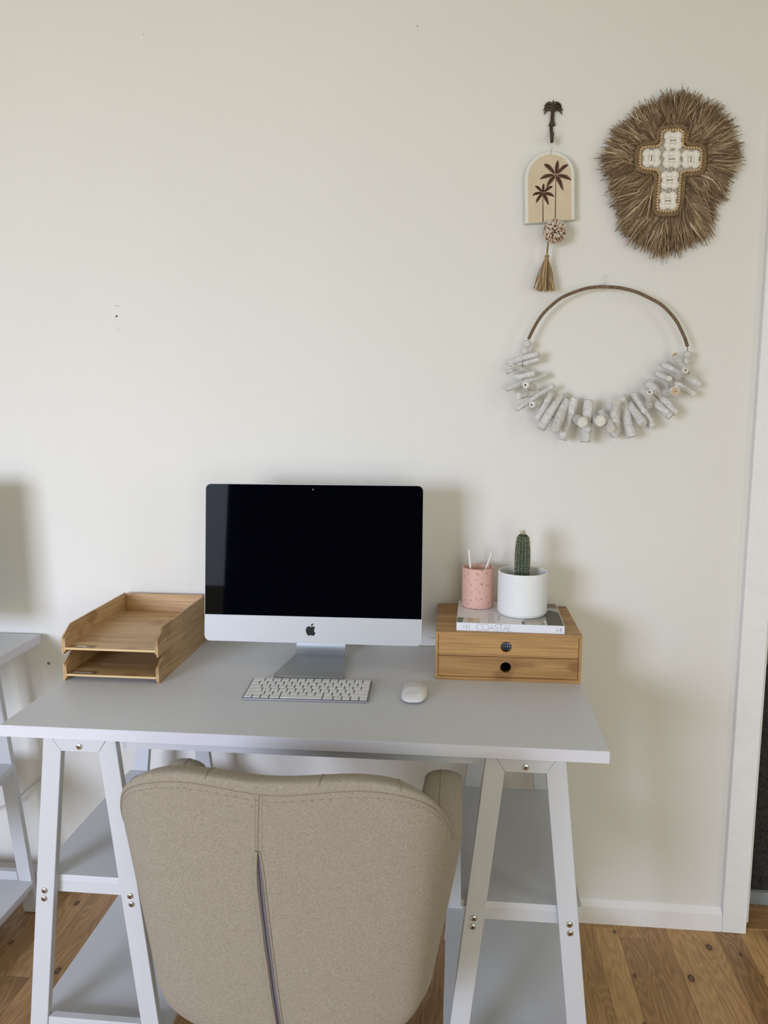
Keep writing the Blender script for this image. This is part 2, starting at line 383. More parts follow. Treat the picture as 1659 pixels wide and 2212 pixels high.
b = B(); b.box((XL, RY-.1, 0), (WX0, RY, ZC)); b.box((WX1, RY-.1, 0), (1.05, RY, ZC)); b.box((2.65, RY-.1, 0), (XR, RY, ZC)); b.box((1.05, RY-.1, 0), (2.65, RY, .12)); b.box((1.05, RY-.1, 2.12), (2.65, RY, ZC)); b.box((WX0, RY-.1, 0), (WX1, RY, WZ0)); b.box((WX0, RY-.1, WZ1), (WX1, RY, ZC))  # right-hand opening is added to let the rear fill in
struct(b, 'wall_rear', M_wall)
for i, (a, c) in enumerate((((WX0, RY-.08, WZ0), (WX1, RY-.03, WZ1)), ((1.05, RY-.08, .12), (2.65, RY-.03, 2.12)), ((XR+.03, -2.85, .8), (XR+.08, -1.75, 2.2)))):  # glazed door first, then two unseen windows added for the fill lamps
    b = B(); x0, y0, z0 = a; x1, y1, z1 = c; t = .04
    if i < 2:
        b.box((x0, y0, z0), (x1, y1, z0+t)); b.box((x0, y0, z1-t), (x1, y1, z1)); b.box((x0, y0, z0+t), (x0+t, y1, z1-t)); b.box((x1-t, y0, z0+t), (x1, y1, z1-t)); b.box(((x0+x1)/2-.02, y0, z0+t), ((x0+x1)/2+.02, y1, z1-t))
    else:
        b.box((x0, y0, z0), (x1, y1, z0+t)); b.box((x0, y0, z1-t), (x1, y1, z1)); b.box((x0, y0, z0+t), (x1, y0+t, z1-t)); b.box((x0, y1-t, z0+t), (x1, y1, z1-t))
    struct(b, 'door_or_fill_frame_%d' % (i+1), M_trim)
# skirting with a chamfered top
b = B(); b.prism([(XL, 0, 0), (XL, -.016, 0), (XL, -.016, .050), (XL, -.003, .066), (XL, 0, .066)], (1.6405-XL, 0, 0)); struct(b, 'baseboard_back', M_trim)
b = B(); b.prism([(1.6425, 0, .001), (1.6405, -.0195, .001), (1.7020, -.0205, .001), (1.7035, -.018, .001), (1.7035, 0, .001)], (0, 0, 2.12)); b.box((1.7036, -.0205, 2.04), (2.61, 0, 2.12)); b.box((2.549, -.0205, .001), (2.61, 0, 2.0399))
struct(b, 'trim_1', M_trim, bevel=.0015)
b = B(); b.box((1.7036, -.012, .03), (1.7092, .10, 2.0)); struct(b, 'trim_2', M_trim)
b = B(); b.box((1.7036, .001, 0.0002), (2.549, .099, .004)); struct(b, 'trim_3', wood('threshold_timber', (176, 136, 88), (128, 92, 56), 'X', .09, knots=False))
# the sliding door in the opening: charcoal textured lower panel, glass above, grey track rail
M_char = mat('charcoal_boucle', (52, 52, 50), .95, vary=.5, vscale=90, bump=1, bscale=120)
M_grey = mat('grey_rail', (150, 156, 160), .5)
M_gpan = mat('grey_upper_panel', (96, 97, 92), .3, vary=.05, vscale=3)
d = B().box((1.71, .135, .03), (2.7, .16, .7)).build('door_1', M_char); d['kind'] = 'structure'
B().box((1.71, .130, .708), (2.7, .155, 2.2)).build('upper_panel', M_gpan, d, label='grey upper door panel')
B().box((1.71, .128, .70), (2.7, .16, .708)).build('mid_rail', M_dark, d)
B().prism([(1.705, .115, 0), (1.705, .115, .014), (1.705, .124, .018), (1.705, .124, .032), (1.705, .15, .034), (1.705, .15, 0)], (1.0, 0, 0)).build('bottom_rail', M_grey, d, label='pale grey bottom rail')
# marks on the wall
M_mark = mat('pencil_smudge', (128, 124, 112), .9, vary=.3, vscale=300)
M_hole = mat('plug_hole', (70, 62, 48), .9)
def blot(p, pts, m, nm, lab):
    B().prism([(p.x+x*.001, -.0004, p.z+z*.001) for x, z in pts], (0, .0008, 0)).build(nm, m, wall, label=lab)
blot(at(252, 683, 0), [(-3, 0), (-1.5, 1), (-2, 3.5), (0, 3), (.5, 1.2), (4, 1), (1.5, -1), (1, -3), (-1, -2), (-3.5, -2)], M_hole, 'plug_hole', 'small screw hole in the wall')
blot(at(253, 661, 0), [(-6, -.4), (6, -.4), (6, .4), (-6, .4)], M_mark, 'pencil_mark', 'faint pencil line above the screw hole')
blot(at(255, 712, 0), [(-2.3, -.4), (2.3, -.4), (2.3, .4), (-2.3, .4)], M_mark, 'pencil_mark', 'faint pencil line under the screw hole')
blot(at(105, 1433, 0), [(-5, 0), (-3, 4), (-1, 2.5), (1, 5), (3, 4.5), (5, 2), (4.5, -2), (2, -4.5), (0, -3), (-2, -4.5), (-3.5, -2)], M_mark, 'scuff_mark', 'grey scuff on the wall')
blot(at(310, 75, 0), [(-1, -1), (1, -.7), (.8, 1), (-.8, 1)], M_mark, 'scuff_mark', 'tiny fleck high on the wall')
blot(at(902, 57, 0), [(-1.3, -1), (1, -2), (1.5, 1), (-1, 2)], M_mark, 'scuff_mark', 'tiny fleck near the top edge')
sc_ = [(926, 1377), (930, 1380), (933, 1376), (936, 1380), (940, 1377)]
B().tube([at(x, y, -.0006) for x, y in sc_], .0004, 5).build('scuff_mark', M_mark, wall, label='pencil squiggle beside the drawer box')

# ------------------------------------------------------------------ desks
DT = T-.0244                        # underside of the top
def make_desk():
    """trestle desk; local origin at the floor under its back left corner, x right, y towards the wall"""
    root = thing('desk', 'white trestle desk under the computer, with A-frame legs and lower shelves', 'desk', (0, -.0190, 0))
    top = B().box((0, -.600, DT), (1.2, 0, T)).build('tabletop', M_top, root, bevel=.0008)
    for a, c in (((0.0003, -.6004, DT+.0006), (1.1997, -.5999, T-.0006)), ((1.1999, -.5997, DT+.0006), (1.2004, -.0003, T-.0006)), ((-.0004, -.5997, DT+.0006), (.0001, -.0003, T-.0006))):
        B().box(a, c).build('edge_band', M_edge, top, label='pale lilac-white edge strip')
    B().box((.245, -.571, DT-.026), (.965, -.553, DT)).build('apron', M_leg, root)
    B().box((.245, -.128, DT-.026), (.965, -.110, DT)).build('apron', M_leg, root)
    def frame_(cx, y0, y1, screws):
        legs = []
        for s in (-1, 1):
            pts = [(cx+s*.0755, DT), (cx+s*.0585, DT), (cx+s*.0392, DT-.0300), (cx+s*(.0392+.0765), .001), (cx+s*.1545, .001)]
            b = B(); b.prism([(x, y0, z) for x, z in pts], (0, y1-y0, 0)); lg = b.build('leg', M_leg, root, bevel=.0018); legs.append((s, lg))
        g = .0006
        b = B(); b.prism([(cx-.0585+g, y0, DT), (cx+.0585-g, y0, DT), (cx+.0392-g*.6, y0, DT-.0300), (cx-.0392+g*.6, y0, DT-.0300)], (0, y1-y0, 0)); tr = b.build('top_rail', M_leg, root, bevel=.0009)
        B().prism([(cx-.1014, y0+.0006, .121), (cx+.1014, y0+.0006, .121), (cx+.1050, y0+.0006, .086), (cx-.1050, y0+.0006, .086)], (0, y1-y0-.001, 0)).build('bottom_rail', M_leg, root, bevel=.001)
        def screw(x, z, par):
            b = B(); n = 20; R = Matrix.Rotation(PI/2, 4, 'X'); b.X = Matrix.Translation((x, y0, z)) @ R
            b.lathe([(.0066, 0), (.0066, .0012), (.0058, .0024), (.0040, .0031), (.0001, .0034)], n=n)
            sc = b.build('screw', M_steel, par, smooth=True, label='round steel screw head')
            b = B()
            for a_ in (.5, .5+PI/2):
                c, s_ = math.cos(a_), math.sin(a_)
                b.prism([(x+c*.0034-s_*.0007, y0-.0037, z+s_*.0034+c*.0007), (x+c*.0034+s_*.0007, y0-.0037, z+s_*.0034-c*.0007), (x-c*.0034+s_*.0007, y0-.0037, z-s_*.0034-c*.0007), (x-c*.0034-s_*.0007, y0-.0037, z-s_*.0034+c*.0007)], (0, .0012, 0))
            b.bm.verts.ensure_lookup_table()
            # the slots belong to the same screw: join them as a dark child would go too deep, so they sit in the rail part
            o = b.build('screw_slot', M_dark, par)
        if screws:
            screw(cx, DT-.0185, tr)
            for s, lg in legs:
                for z in (.4135, .3955):
                    screw(cx + s*(.0755+.105*(DT-z)-.0185), z, lg)
    for cx in (.160, 1.047):
        frame_(cx, -.590, -.572, True); frame_(cx, -.106, -.088, False)
        B().box((cx-.118, -.573, .425), (cx+.118, -.106, .440)).build('shelf', M_top, root, bevel=.0008)
        B().box((cx-.151, -.5718, .080), (cx+.151, -.1062, .095)).build('shelf', M_top, root, bevel=.0008)
        for y0, y1 in ((-.5718, -.556), (-.124, -.1062)):
            B().box((cx-.108, y0, .401), (cx+.108, y1, .4248)).build('shelf_rail', M_leg, root)
        for s in (-1, 1):
            B().box((cx+s*.100-.008, -.556, .403), (cx+s*.100+.008, -.124, .4248)).build('shelf_rail', M_leg, root)
            B().box((cx+s*.130-.008, -.560, .060), (cx+s*.130+.008, -.118, .0798)).build('shelf_rail', M_leg, root)
    return root
desk = make_desk()
desk2 = copy_tree(desk); desk2.location = (-1.45, -.0190, 0)
desk2['label'] = 'second white trestle desk at the left edge, only its right corner showing'

# ------------------------------------------------------------------ computer
def rrect(x0, x1, z0, z1, r, n=6, r2=None):
    """rounded rectangle outline; r = bottom corners, r2 = top corners"""
    r2 = r if r2 is None else r2; out = []
    for cx, cz, a0, rr in ((x1-r, z0+r, -PI/2, r), (x1-r2, z1-r2, 0, r2), (x0+r2, z1-r2, PI/2, r2), (x0+r, z0+r, PI, r)):
        for k in range(n+1):
            a = a0+PI/2*k/n; out.append((cx+rr*math.cos(a), cz+rr*math.sin(a)))
    return out
MW, MH, CH = .528, .382, .0645
def make_computer():
    root = thing('desktop_computer', 'all-in-one desktop computer with black screen and silver chin, standing at the middle of the desk', 'computer', (.5666, -.2489, T), .0129)
    L = Matrix.Translation((0, 0, .0718)) @ Matrix.Rotation(-.1166, 4, 'X')
    b = B(); b.X = L; rings = []
    for y, s in ((0, .9985), (.0012, 1), (.0045, 1), (.009, .965), (.016, .86), (.027, .66), (.036, .40), (.040, .08)):
        cz = MH/2; rings.append([(x*s, y, cz+(z-cz)*s) for x, z in rrect(-MW/2, MW/2, 0, MH, .0135)])
    b.loft(rings); hs = b.build('housing', M_alu, root, smooth=True, angle=50)
    b = B(); b.X = L; pts = rrect(-MW/2+.0016, MW/2-.0016, CH, MH-.0016, .0003, r2=.0125)
    b.prism([(x, -.0010, z) for x, z in pts], (0, .0016, 0)); gl = b.build('screen', M_glass, root, label='switched-off black glass screen')
    b = B(); b.X = L @ Matrix.Translation((0.0, -.0011, MH-.0125)) @ Matrix.Rotation(PI/2, 4, 'X'); b.lathe([(.0024, 0), (.0022, .0003), (.0001, .0004)], n=16); b.build('camera_lens', mat('lens_grey', (60, 62, 66), .3), gl, label='tiny webcam dot')
    lp = [(835,178),(870,160),(915,158),(950,175),(972,205),(945,235),(932,275),(937,315),(960,350),(982,370),(965,410),(940,445),(915,462),(890,462),(860,448),(830,443),(800,448),(770,462),(745,455),(715,425),(690,380),(673,330),(668,270),(680,215),(710,175),(755,158),(790,163)]
    lf = [(830,148),(832,120),(850,90),(880,70),(905,62),(908,90),(890,120),(860,142)]
    b = B(); b.X = L; k = .0225/304
    for q in (lp, lf):
        b.prism([((x-825)*k-.003, -.0006, CH*.5-.001-(y-290)*k) for x, y in q], (0, .001, 0))
    b.build('logo', M_black, hs, label='black fruit-shaped logo with a bite')
    # stand: foot plate, bend, neck
    prof = [(-.036, .0042)]; prof += [(.105, .0042)]
    for k in range(1, 9):
        a = k/8*1.72; prof.append((.105+.030*math.sin(a), .0042+.030*(1-math.cos(a))))
    prof.append((.052, .235))
    def width(y, z): return .0835 if z < .01 and y < .0 else interp([0, .03, .2], [.0835-.12*max(0, y), .0635, .062], z)
    rings = []
    P = [Vector((0, y, z)) for y, z in prof]
    dense = [P[0], P[0].lerp(P[1], .3), P[0].lerp(P[1], .65)] + P[1:]
    for i, p in enumerate(dense):
        t = (dense[min(i+1, len(dense)-1)]-dense[max(i-1, 0)]).normalized(); nrm = Vector((0, -t.z, t.y)); h = .003
        w = .0845 - .021*min(1, max(0, (p.y+.036)/.14)) if p.z < .03 else .0630
        rings.append([p+nrm*h+Vector((-w, 0, 0)), p+nrm*h+Vector((w, 0, 0)), p-nrm*h+Vector((w, 0, 0)), p-nrm*h+Vector((-w, 0, 0))])
    b = B()
    # rounded front edge of the foot
    fr = []
    for k in range(5):
        a = k/5*PI/2; fr.append((.014*(1-math.sin(a))-.0, .014*(1-math.cos(a))))
    rings0 = []
    for dy, dw in ((-.0128, .014), (-.0105, .0085), (-.006, .0035), (-.002, .0008)):
        p = Vector((0, -.036+dy, .0042)); w = .0845-dw; rings0.append([p+Vector((-w, 0, .003)), p+Vector((w, 0, .003)), p+Vector((w, 0, -.003)), p+Vector((-w, 0, -.003))])
    b.loft(rings0+rings); b.build('stand', M_alu_d, root, smooth=True, angle=40, label='bent aluminium stand')
    return root
comp = make_computer()
comp2 = copy_tree(comp); comp2.location = (-.585, -.2489, T); comp2['label'] = 'all-in-one desktop computer on the second desk, beyond the left edge'

# ------------------------------------------------------------------ keyboard
kb = thing('keyboard', 'slim white and aluminium keyboard lying in front of the computer', 'keyboard', (.5838, -.3788, T), .0303)
b = B(); hw, hd = .1395, .0575; b.loft([[(x, y, (.0008 if q == 0 else lerp(.0045, .0098, (y+hd)/(2*hd)))) for x, y in rrect(-hw, hw, -hd, hd, .006)] for q in (0, 1)])
kbody = b.build('key_tray', M_keyb, kb, bevel=.0008)
B().loft([[(x, y, .0045+(.0098-.0045)*((y+hd)/(2*hd))+q) for x, y in rrect(-hw+.0016, hw-.0016, -hd+.0016, hd-.0016, .004)] for q in (.0002, .00045)]).build('key_bed', mat('key_bed_grey', (112, 114, 120), .5), kb)
rows = [
    [('esc', 1.5)]+[('F%d' % i, 1) for i in range(1, 13)]+[('^', 1)],
    [(c, 1) for c in '`1234567890-=']+[('delete', 1.5)],
    [('tab', 1.5)]+[(c, 1) for c in 'QWERTYUIOP[]\\'],
    [('caps lock', 1.75)]+[(c, 1) for c in "ASDFGHJKL;'"]+[('return', 1.75)],
    [('shift', 2.25)]+[(c, 1) for c in 'ZXCVBNM,./']+[('shift', 2.25)],
    [('fn', 1), ('control', 1), ('option', 1), ('command', 1.25), ('', 5), ('command', 1.25), ('option', 1), ('<', 1), ('updown', 1), ('>', 1)]]
U = .1885/10; KX0 = -U*14.5/2; RD = .0183; Y0 = hd-.0030
slope = (.0098-.0045)/(2*hd)
def kz(y): return .0045+slope*(y+hd)
for ri, row in enumerate(rows):
    x = KX0; yt = Y0-ri*RD; yb = yt-RD+.0026
    for s, w in row:
        x0, x1 = x+.0013, x+w*U-.0013; x += w*U
        parts = [(yt, yb, s)] if s != 'updown' else [(yt, (yt+yb)/2+.0004, 'u'), ((yt+yb)/2-.0004, yb, 'd')]
        for a, c, t in parts:
            o2 = rrect(x0, x1, c, a, .0015, 3); i2 = rrect(x0+.0004, x1-.0004, c+.0004, a-.0004, .0014, 3)
            k = B().loft([[(px, py, kz(py)) for px, py in o2], [(px, py, kz(py)+.0013) for px, py in o2], [(px, py, kz(py)+.0018) for px, py in i2]]).build('key', M_key, kb, smooth=True, angle=30)
            if t:
                wide = len(t) > 2; me = text_mesh({'u': '^', 'd': 'v'}.get(t, t), .0034 if wide else .0046 if s != 'updown' else .003)
                cx, cy = (x0+x1)/2, (a+c)/2
                if wide and w >= 1.25: cy = c+.0035; cx = x0+.006 if ri != 1 and x < .06 else x1-.007
                lb = B(); lb.mesh(me, Matrix.Translation((cx, cy, kz(cy)+.00186)) @ Matrix.Rotation(math.atan(slope), 4, 'X')); lb.build('legend', M_legend, k)

# ------------------------------------------------------------------ mouse
ms = thing('mouse', 'glossy white oval mouse lying right of the keyboard', 'mouse', (.8210, -.3760, T), -.02)
def superell(a, c, n=40, p=2.9): return [(a*math.copysign(abs(math.cos(2*PI*k/n))**(2/p), math.cos(2*PI*k/n)), c*math.copysign(abs(math.sin(2*PI*k/n))**(2/p), math.sin(2*PI*k/n))) for k in range(n)]
b = B(); b.loft([[(x, y, z+.0) for x, y in superell(.0270*s, .0550*s)] for z, s in ((.0010, .90), (.0045, .985), (.0065, 1.0))]); b.build('base', M_alu, ms, smooth=True)
rings = []
for q in range(10):
    s = math.cos(q/9*PI/2*.985)
    s2 = max(s, .02)**.55; zz = .0068+.0135*math.sin(q/9*PI/2)
    rings.append([(x*s2, y*s2, .0068 + (zz-.0068)*(1-.9*(y*s2/.0565)**2*.55)) for x, y in superell(.0282, .0565)])
B().loft(rings).build('shell', M_mouse, ms, smooth=True, angle=60)

# ------------------------------------------------------------------ letter trays
def make_tray(word, label, z):
    t = thing('letter_tray', label, 'letter tray', (0, -.3643, z), 0, group='stacked bamboo letter trays')
    Wd, Dp, Hh, th = .2312, .345, .0632, .0042
    prof = [(0, 0), (0, .040), (.042, Hh), (Dp, Hh), (Dp, 0)]           # y, z outline of a side
    for s in (0, 1):
        xo = Wd if s else 0; d1 = -1 if s else 1
        b = B(); b.prism([(xo, y, zz) for y, zz in prof], (d1*th, 0, 0))
        b.prism([(xo+d1*th, y+.0006, zz-(.004 if zz > 0 else -.006)) for y, zz in prof], (d1*th*.9, 0, 0))
        b.build('side_panel', M_trayY, t, bevel=.0005)
    B().box((th*2, Dp-.008, .006), (Wd-th*2, Dp, Hh)).build('back_panel', M_tray, t, bevel=.0005)
    bs = B().box((th*1.6, .0045, .0118), (Wd-th*1.6, Dp-.008, .0158)).build('base_panel', M_tray, t)
    B().box((th*.9, .0008, .0115), (Wd-th*.9, .0045, .0160)).build('front_edge', M_trayL, t, label='pale front edge strip')
    tg = B().box((.012, .006, .0158), (.074, .024, .0163)).build('name_tag', wood('tag_wood_'+word, (150, 120, 82), (128, 98, 64), 'X', .02, knots=False), t, label='small brown tag reading '+word)
    b = B(); b.mesh(text_mesh(word, .0140, .0004, 'CENTER', .35), Matrix.Translation((.040, .0145, .01640))); b.build('lettering', M_pot, tg, label='white script lettering')
    return t
make_tray('Invoices', 'lower bamboo letter tray tagged Invoices, standing on the desk', T)
make_tray('Filing', 'upper bamboo letter tray tagged Filing, stacked on the lower one', T+.0634)

# ------------------------------------------------------------------ drawer box
bx, by, bt, bw, bd, bh = .8638, -.2671, .0073, .3361, .2618, .1159
db = thing('drawer_unit', 'bamboo desk drawer box with two round finger holes, right of the computer', 'drawer box', (bx, by, T), bt)
e = .0062
B().box((0, 0, bh-.0075), (bw, bd, bh)).build('top_panel', M_box, db, bevel=.0008)
B().box((0, 0, 0), (bw, bd, .0082)).build('bottom_panel', M_box, db, bevel=.0008)
B().box((0, .0002, .0082), (e, bd, bh-.0075)).build('side_panel', M_boxY, db, bevel=.0005)
B().box((bw-e, .0002, .0082), (bw, bd, bh-.0075)).build('side_panel', M_boxY, db, bevel=.0005)
B().box((e, bd-.006, .0082), (bw-e, bd, bh-.0075)).build('back_panel', M_box, db)
hx = bw*.487
for z0, z1, hz in ((.0090, .0574, .0335), (.0586, .1080, .0825)):
    b = B(); n = 40; x0, x1 = e+.0008, bw-e-.0008; y0, y1 = .0030, .0125; r = .0127
    for yy in (y0, y1):
        pass
    def outer(k):
        a = 2*PI*k/n; c, s = math.cos(a), math.sin(a)
        tx = ((x1-hx) if c > 0 else (hx-x0))/abs(c) if abs(c) > 1e-6 else 1e9; tz = ((z1-hz) if s > 0 else (hz-z0))/abs(s) if abs(s) > 1e-6 else 1e9
        t = min(tx, tz); return hx+c*t, hz+s*t
    V = {}
    for yi, yy in enumerate((y0, y1)):
        for k in range(n):
            ox, oz = outer(k); V[yi, 'o', k] = b.v((ox, yy, oz)); V[yi, 'i', k] = b.v((hx+r*math.cos(2*PI*k/n), yy, hz+r*math.sin(2*PI*k/n)))
        cor = {}
        for cx, cz in ((x0, z0), (x1, z0), (x1, z1), (x0, z1)): cor[cx, cz] = b.v((cx, yy, cz))
        for k in range(n):
            k2 = (k+1) % n; A, C = V[yi, 'o', k], V[yi, 'o', k2]; b.face([V[yi, 'i', k], A, C, V[yi, 'i', k2]])
            if abs(A.co.x-C.co.x) > 1e-5 and abs(A.co.z-C.co.z) > 1e-5:
                cx = x0 if min(A.co.x, C.co.x) < x0+1e-5 else x1; cz = z0 if min(A.co.z, C.co.z) < z0+1e-5 else z1
                b.face([A, cor[cx, cz], C])
    for k in range(n): b.face([V[0, 'i', k], V[0, 'i', (k+1) % n], V[1, 'i', (k+1) % n], V[1, 'i', k]])
    b.box((x0, y0, z1-.0002), (x1, y1, z1)); b.box((x0, y0, z0), (x1, y1, z0+.0002))
    dr = b.build('drawer', M_box, db)
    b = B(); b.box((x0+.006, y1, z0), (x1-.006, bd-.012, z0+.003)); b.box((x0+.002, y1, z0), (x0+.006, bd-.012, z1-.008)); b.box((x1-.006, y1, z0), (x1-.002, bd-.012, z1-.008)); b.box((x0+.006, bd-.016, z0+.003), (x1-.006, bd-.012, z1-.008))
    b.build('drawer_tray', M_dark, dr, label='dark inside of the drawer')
    b = B(); rr = [[(hx+q*math.cos(2*PI*k/n), yy, hz+q*math.sin(2*PI*k/n)) for k in range(n)] for q, yy in ((.0129, .0026), (.0129, .0034), (.0122, .0034), (.0122, .0026), (.0129, .0026))]
    b.loft(rr, cap=(False, False)).build('hole_rim', mat('burnt_rim', (118, 84, 50), .6), dr, smooth=True)
def plaid():
    m = bpy.data.materials.new('navy_check'); m.use_nodes = True; nt = m.node_tree; bs = nt.nodes['Principled BSDF']; L = nt.links.new
    tc = N(nt, 'TexCoord'); sp = N(nt, 'SeparateXYZ'); L(tc.outputs['Object'], sp.inputs[0])
    fx = math_(nt, 'FRACT', math_(nt, 'MULTIPLY', sp.outputs[0], 190)); fz = math_(nt, 'FRACT', math_(nt, 'MULTIPLY', math_(nt, 'ADD', sp.outputs[1], sp.outputs[2]), 150))
    k = math_(nt, 'MAXIMUM', math_(nt, 'LESS_THAN', fx, .2), math_(nt, 'LESS_THAN', fz, .16))
    mx = N(nt, 'Mix', data_type='RGBA'); L(k, mx.inputs[0]); mx.inputs[6].default_value = s2l((44, 46, 74)); mx.inputs[7].default_value = s2l((214, 214, 224)); L(mx.outputs[2], bs.inputs['Base Color'])
    return m
q = B().box((bx+hx-.045, by+.030, T+.0620), (bx+hx+.045, by+.12, T+.0930)).build('fabric_pouch', plaid(), bevel=.006)
tag(q, 'navy and white checked item seen through the hole of the upper drawer', 'pouch')

# ------------------------------------------------------------------ book
BT = T+bh
bkL, bkD, bkT = .2485, .205, .0190
bk = thing('book', 'large softcover book with white spine lying on the drawer box', 'book', (.9117, -.2522, BT+.0002), -.0235)
B().box((.0008, .0012, .0007), (bkL-.0008, bkD-.001, bkT-.0007)).build('pages', mat('page_block', (232, 228, 218), .9, vary=.05, vscale=400), bk)
M_cover = mat('white_cover', (226, 224, 222), .35)
b = B(); b.box((0, 0, bkT-.0007), (bkL, bkD, bkT)); b.box((0, 0, 0), (bkL, bkD, .0007)); b.box((0, 0, .0007), (bkL, .0008, bkT-.0007)); cov = b.build('cover', M_cover, bk)
M_spine_w = mat('spine_white', (232, 234, 244), .4)
M_ink = mat('thin_black_ink', (66, 66, 70), .6)
sp_ = B().box((.0004, -.0003, .0003), (bkL-.0004, .0001, bkT-.0003)).build('spine', M_spine_w, bk)
def strokes(b, lines, M, w, y=0):
    """thin letter strokes: polylines in x,z turned into flat ribbons of width w"""
    for ln in lines:
        P = [Vector((p[0], p[1], 0)) for p in ln]
        L_, R_ = [], []
        for i, p in enumerate(P):
            t = (P[min(i+1, len(P)-1)]-P[max(i-1, 0)]).normalized(); n_ = Vector((-t.y, t.x, 0))*w/2
            L_.append(M @ (p+n_)); R_.append(M @ (p-n_))
        vl = [b.v(p) for p in L_]; vr = [b.v(p) for p in R_]
        for i in range(len(P)-1): b.face([vl[i], vl[i+1], vr[i+1], vr[i]])
def arc(cx, cz, rx, rz, a0, a1, n=20): return [(cx+rx*math.cos(math.radians(a0+(a1-a0)*k/n)), cz+rz*math.sin(math.radians(a0+(a1-a0)*k/n))) for k in range(n+1)]
GL = {'C': ([arc(.45, .5, .45, .5, 42, 318)], .86), 'O': ([arc(.5, .5, .5, .5, 0, 360, 28)], 1.0), 'A': ([[(0, 0), (.4, 1), (.8, 0)], [(.14, .34), (.66, .34)]], .8),
      'S': ([arc(.28, .75, .24, .25, 35, 270, 12)+arc(.28, .25, .27, .25, 90, -145, 14)], .56), 'T': ([[(.3, 0), (.3, 1)], [(0, 1), (.6, 1)]], .6), 'L': ([[(0, 1), (0, 0), (.45, 0)]], .45)}
def coastal(b, M, h, gap, w):
    x = 0
    for ch in 'COASTAL':
        ls, adv = GL[ch]
        strokes(b, [[(x+px*h, pz*h) for px, pz in l] for l in ls], M, w); x += adv*h+gap
    return x
Ms = frame((.0465, -.00045, .0022), (1, 0, 0), (0, 0, 1))
b = B(); coastal(b, Ms, .0150, .00095, .00062)
b.build('title', M_ink, sp_, label='thin spine title reading COASTAL')
b = B()
for i, wd in enumerate(('EASY', 'HOME', 'STYLE')):
    b.mesh(text_mesh(wd, .0036), frame((.0175+i*.0060, -.00045, bkT/2), (0, 0, 1), (-1, 0, 0)))
b.build('subtitle', M_ink, sp_, label='small grey spine lettering EASY HOME STYLE')
b = B(); Mp = frame((.229, -.00045, .0035), (1, 0, 0), (0, 0, 1))
strokes(b, [[(0, .008), (.002, .0075), (.004, .010)], [(.0015, .001), (.003, .0045), (.0045, .0025), (.0035, .0005)], [(.0045, .0055), (.0105, .006)], [(.0105, 0), (.0105, .0115)]], Mp, .0007)
b.mesh(text_mesh('HARDIE', .0028), frame((.2418, -.00045, .0095), (0, 0, 1), (-1, 0, 0)))
b.build('publisher_mark', M_ink, sp_, label='small black bird mark and lettering')
zt = bkT+.00012
def patch(x0, x1, y0, y1, m, nm, lab=None, pts=None, dz=0):
    P = pts or [(x0, y0), (x1, y0), (x1, y1), (x0, y1)]
    return B().prism([(x, y, bkT-.0001) for x, y in P], (0, 0, .0002+dz)).build(nm, m, cov, label=lab)
Pm = lambda n, c, v=.1, s=60: mat(n, c, .4, vary=v, vscale=s)
patch(.001, .0535, .002, .045, Pm('photo_sand', (196, 176, 148)), 'cover_photo', 'beach picture on the book cover')
patch(0, 0, 0, 0, Pm('photo_sea', (92, 112, 96), .3, 120), 'cover_photo', pts=[(.0012, .0022), (.022, .0022), (.024, .02), (.020, .03), (.023, .0445), (.0012, .0445)], dz=.00006)
patch(0, 0, 0, 0, Pm('photo_foam', (206, 206, 200), .2, 200), 'cover_photo', pts=[(.013, .0022), (.0255, .0022), (.027, .018), (.023, .03), (.026, .0445), (.017, .0445), (.015, .025)], dz=.0001)
patch(.038, .0525, .004, .043, Pm('photo_panel', (214, 200, 178)), 'cover_photo', dz=.00012)
patch(.158, .247, .0015, .2035, Pm('photo_room', (176, 172, 166), .12, 20), 'cover_photo', 'interior picture on the book cover')
patch(.152, .158, .0015, .030, Pm('photo_dark_post', (76, 78, 84)), 'cover_photo')
patch(.164, .196, .003, .024, Pm('photo_linen', (196, 188, 178)), 'cover_photo', dz=.00006)
patch(0, 0, 0, 0, Pm('photo_shadow', (74, 70, 66), .5, 50), 'cover_photo', pts=[(.205, .002), (.2468, .002), (.2468, .118), (.225, .135), (.205, .120), (.212, .07)], dz=.00006)
patch(.204, .210, .002, .045, Pm('photo_white', (224, 222, 218)), 'cover_photo', dz=.0001)
patch(0, 0, 0, 0, Pm('photo_timber', (110, 96, 78), .3, 60), 'cover_photo', pts=[(.205, .160), (.2468, .160), (.2468, .200), (.205, .200)], dz=.0001)
b = B(); M2 = Matrix.Translation((.0, 0, zt+.0001)); Mc = frame((.088, .012, zt+.0002), (0, 1, 0), (-1, 0, 0)); coastal(b, Mc, .0135, .0012, .0006)
b.build('cover_title', M_ink, cov, label='thin cover title reading COASTAL')
b = B(); b.mesh(text_mesh('EASY HOME STYLE', .0048), frame((.1000, .05, zt+.0002), (0, 1, 0), (-1, 0, 0))); b.build('cover_subtitle', M_ink, cov)
b = B(); b.mesh(text_mesh('by the sea', .0075, 0, 'CENTER', .3), frame((.082, .135, zt+.0002), (0, 1, 0), (-1, 0, 0))) if False else b.box((.080, .118, zt), (.081, .119, zt+.0001)); b.build('cover_speck', M_ink, cov)

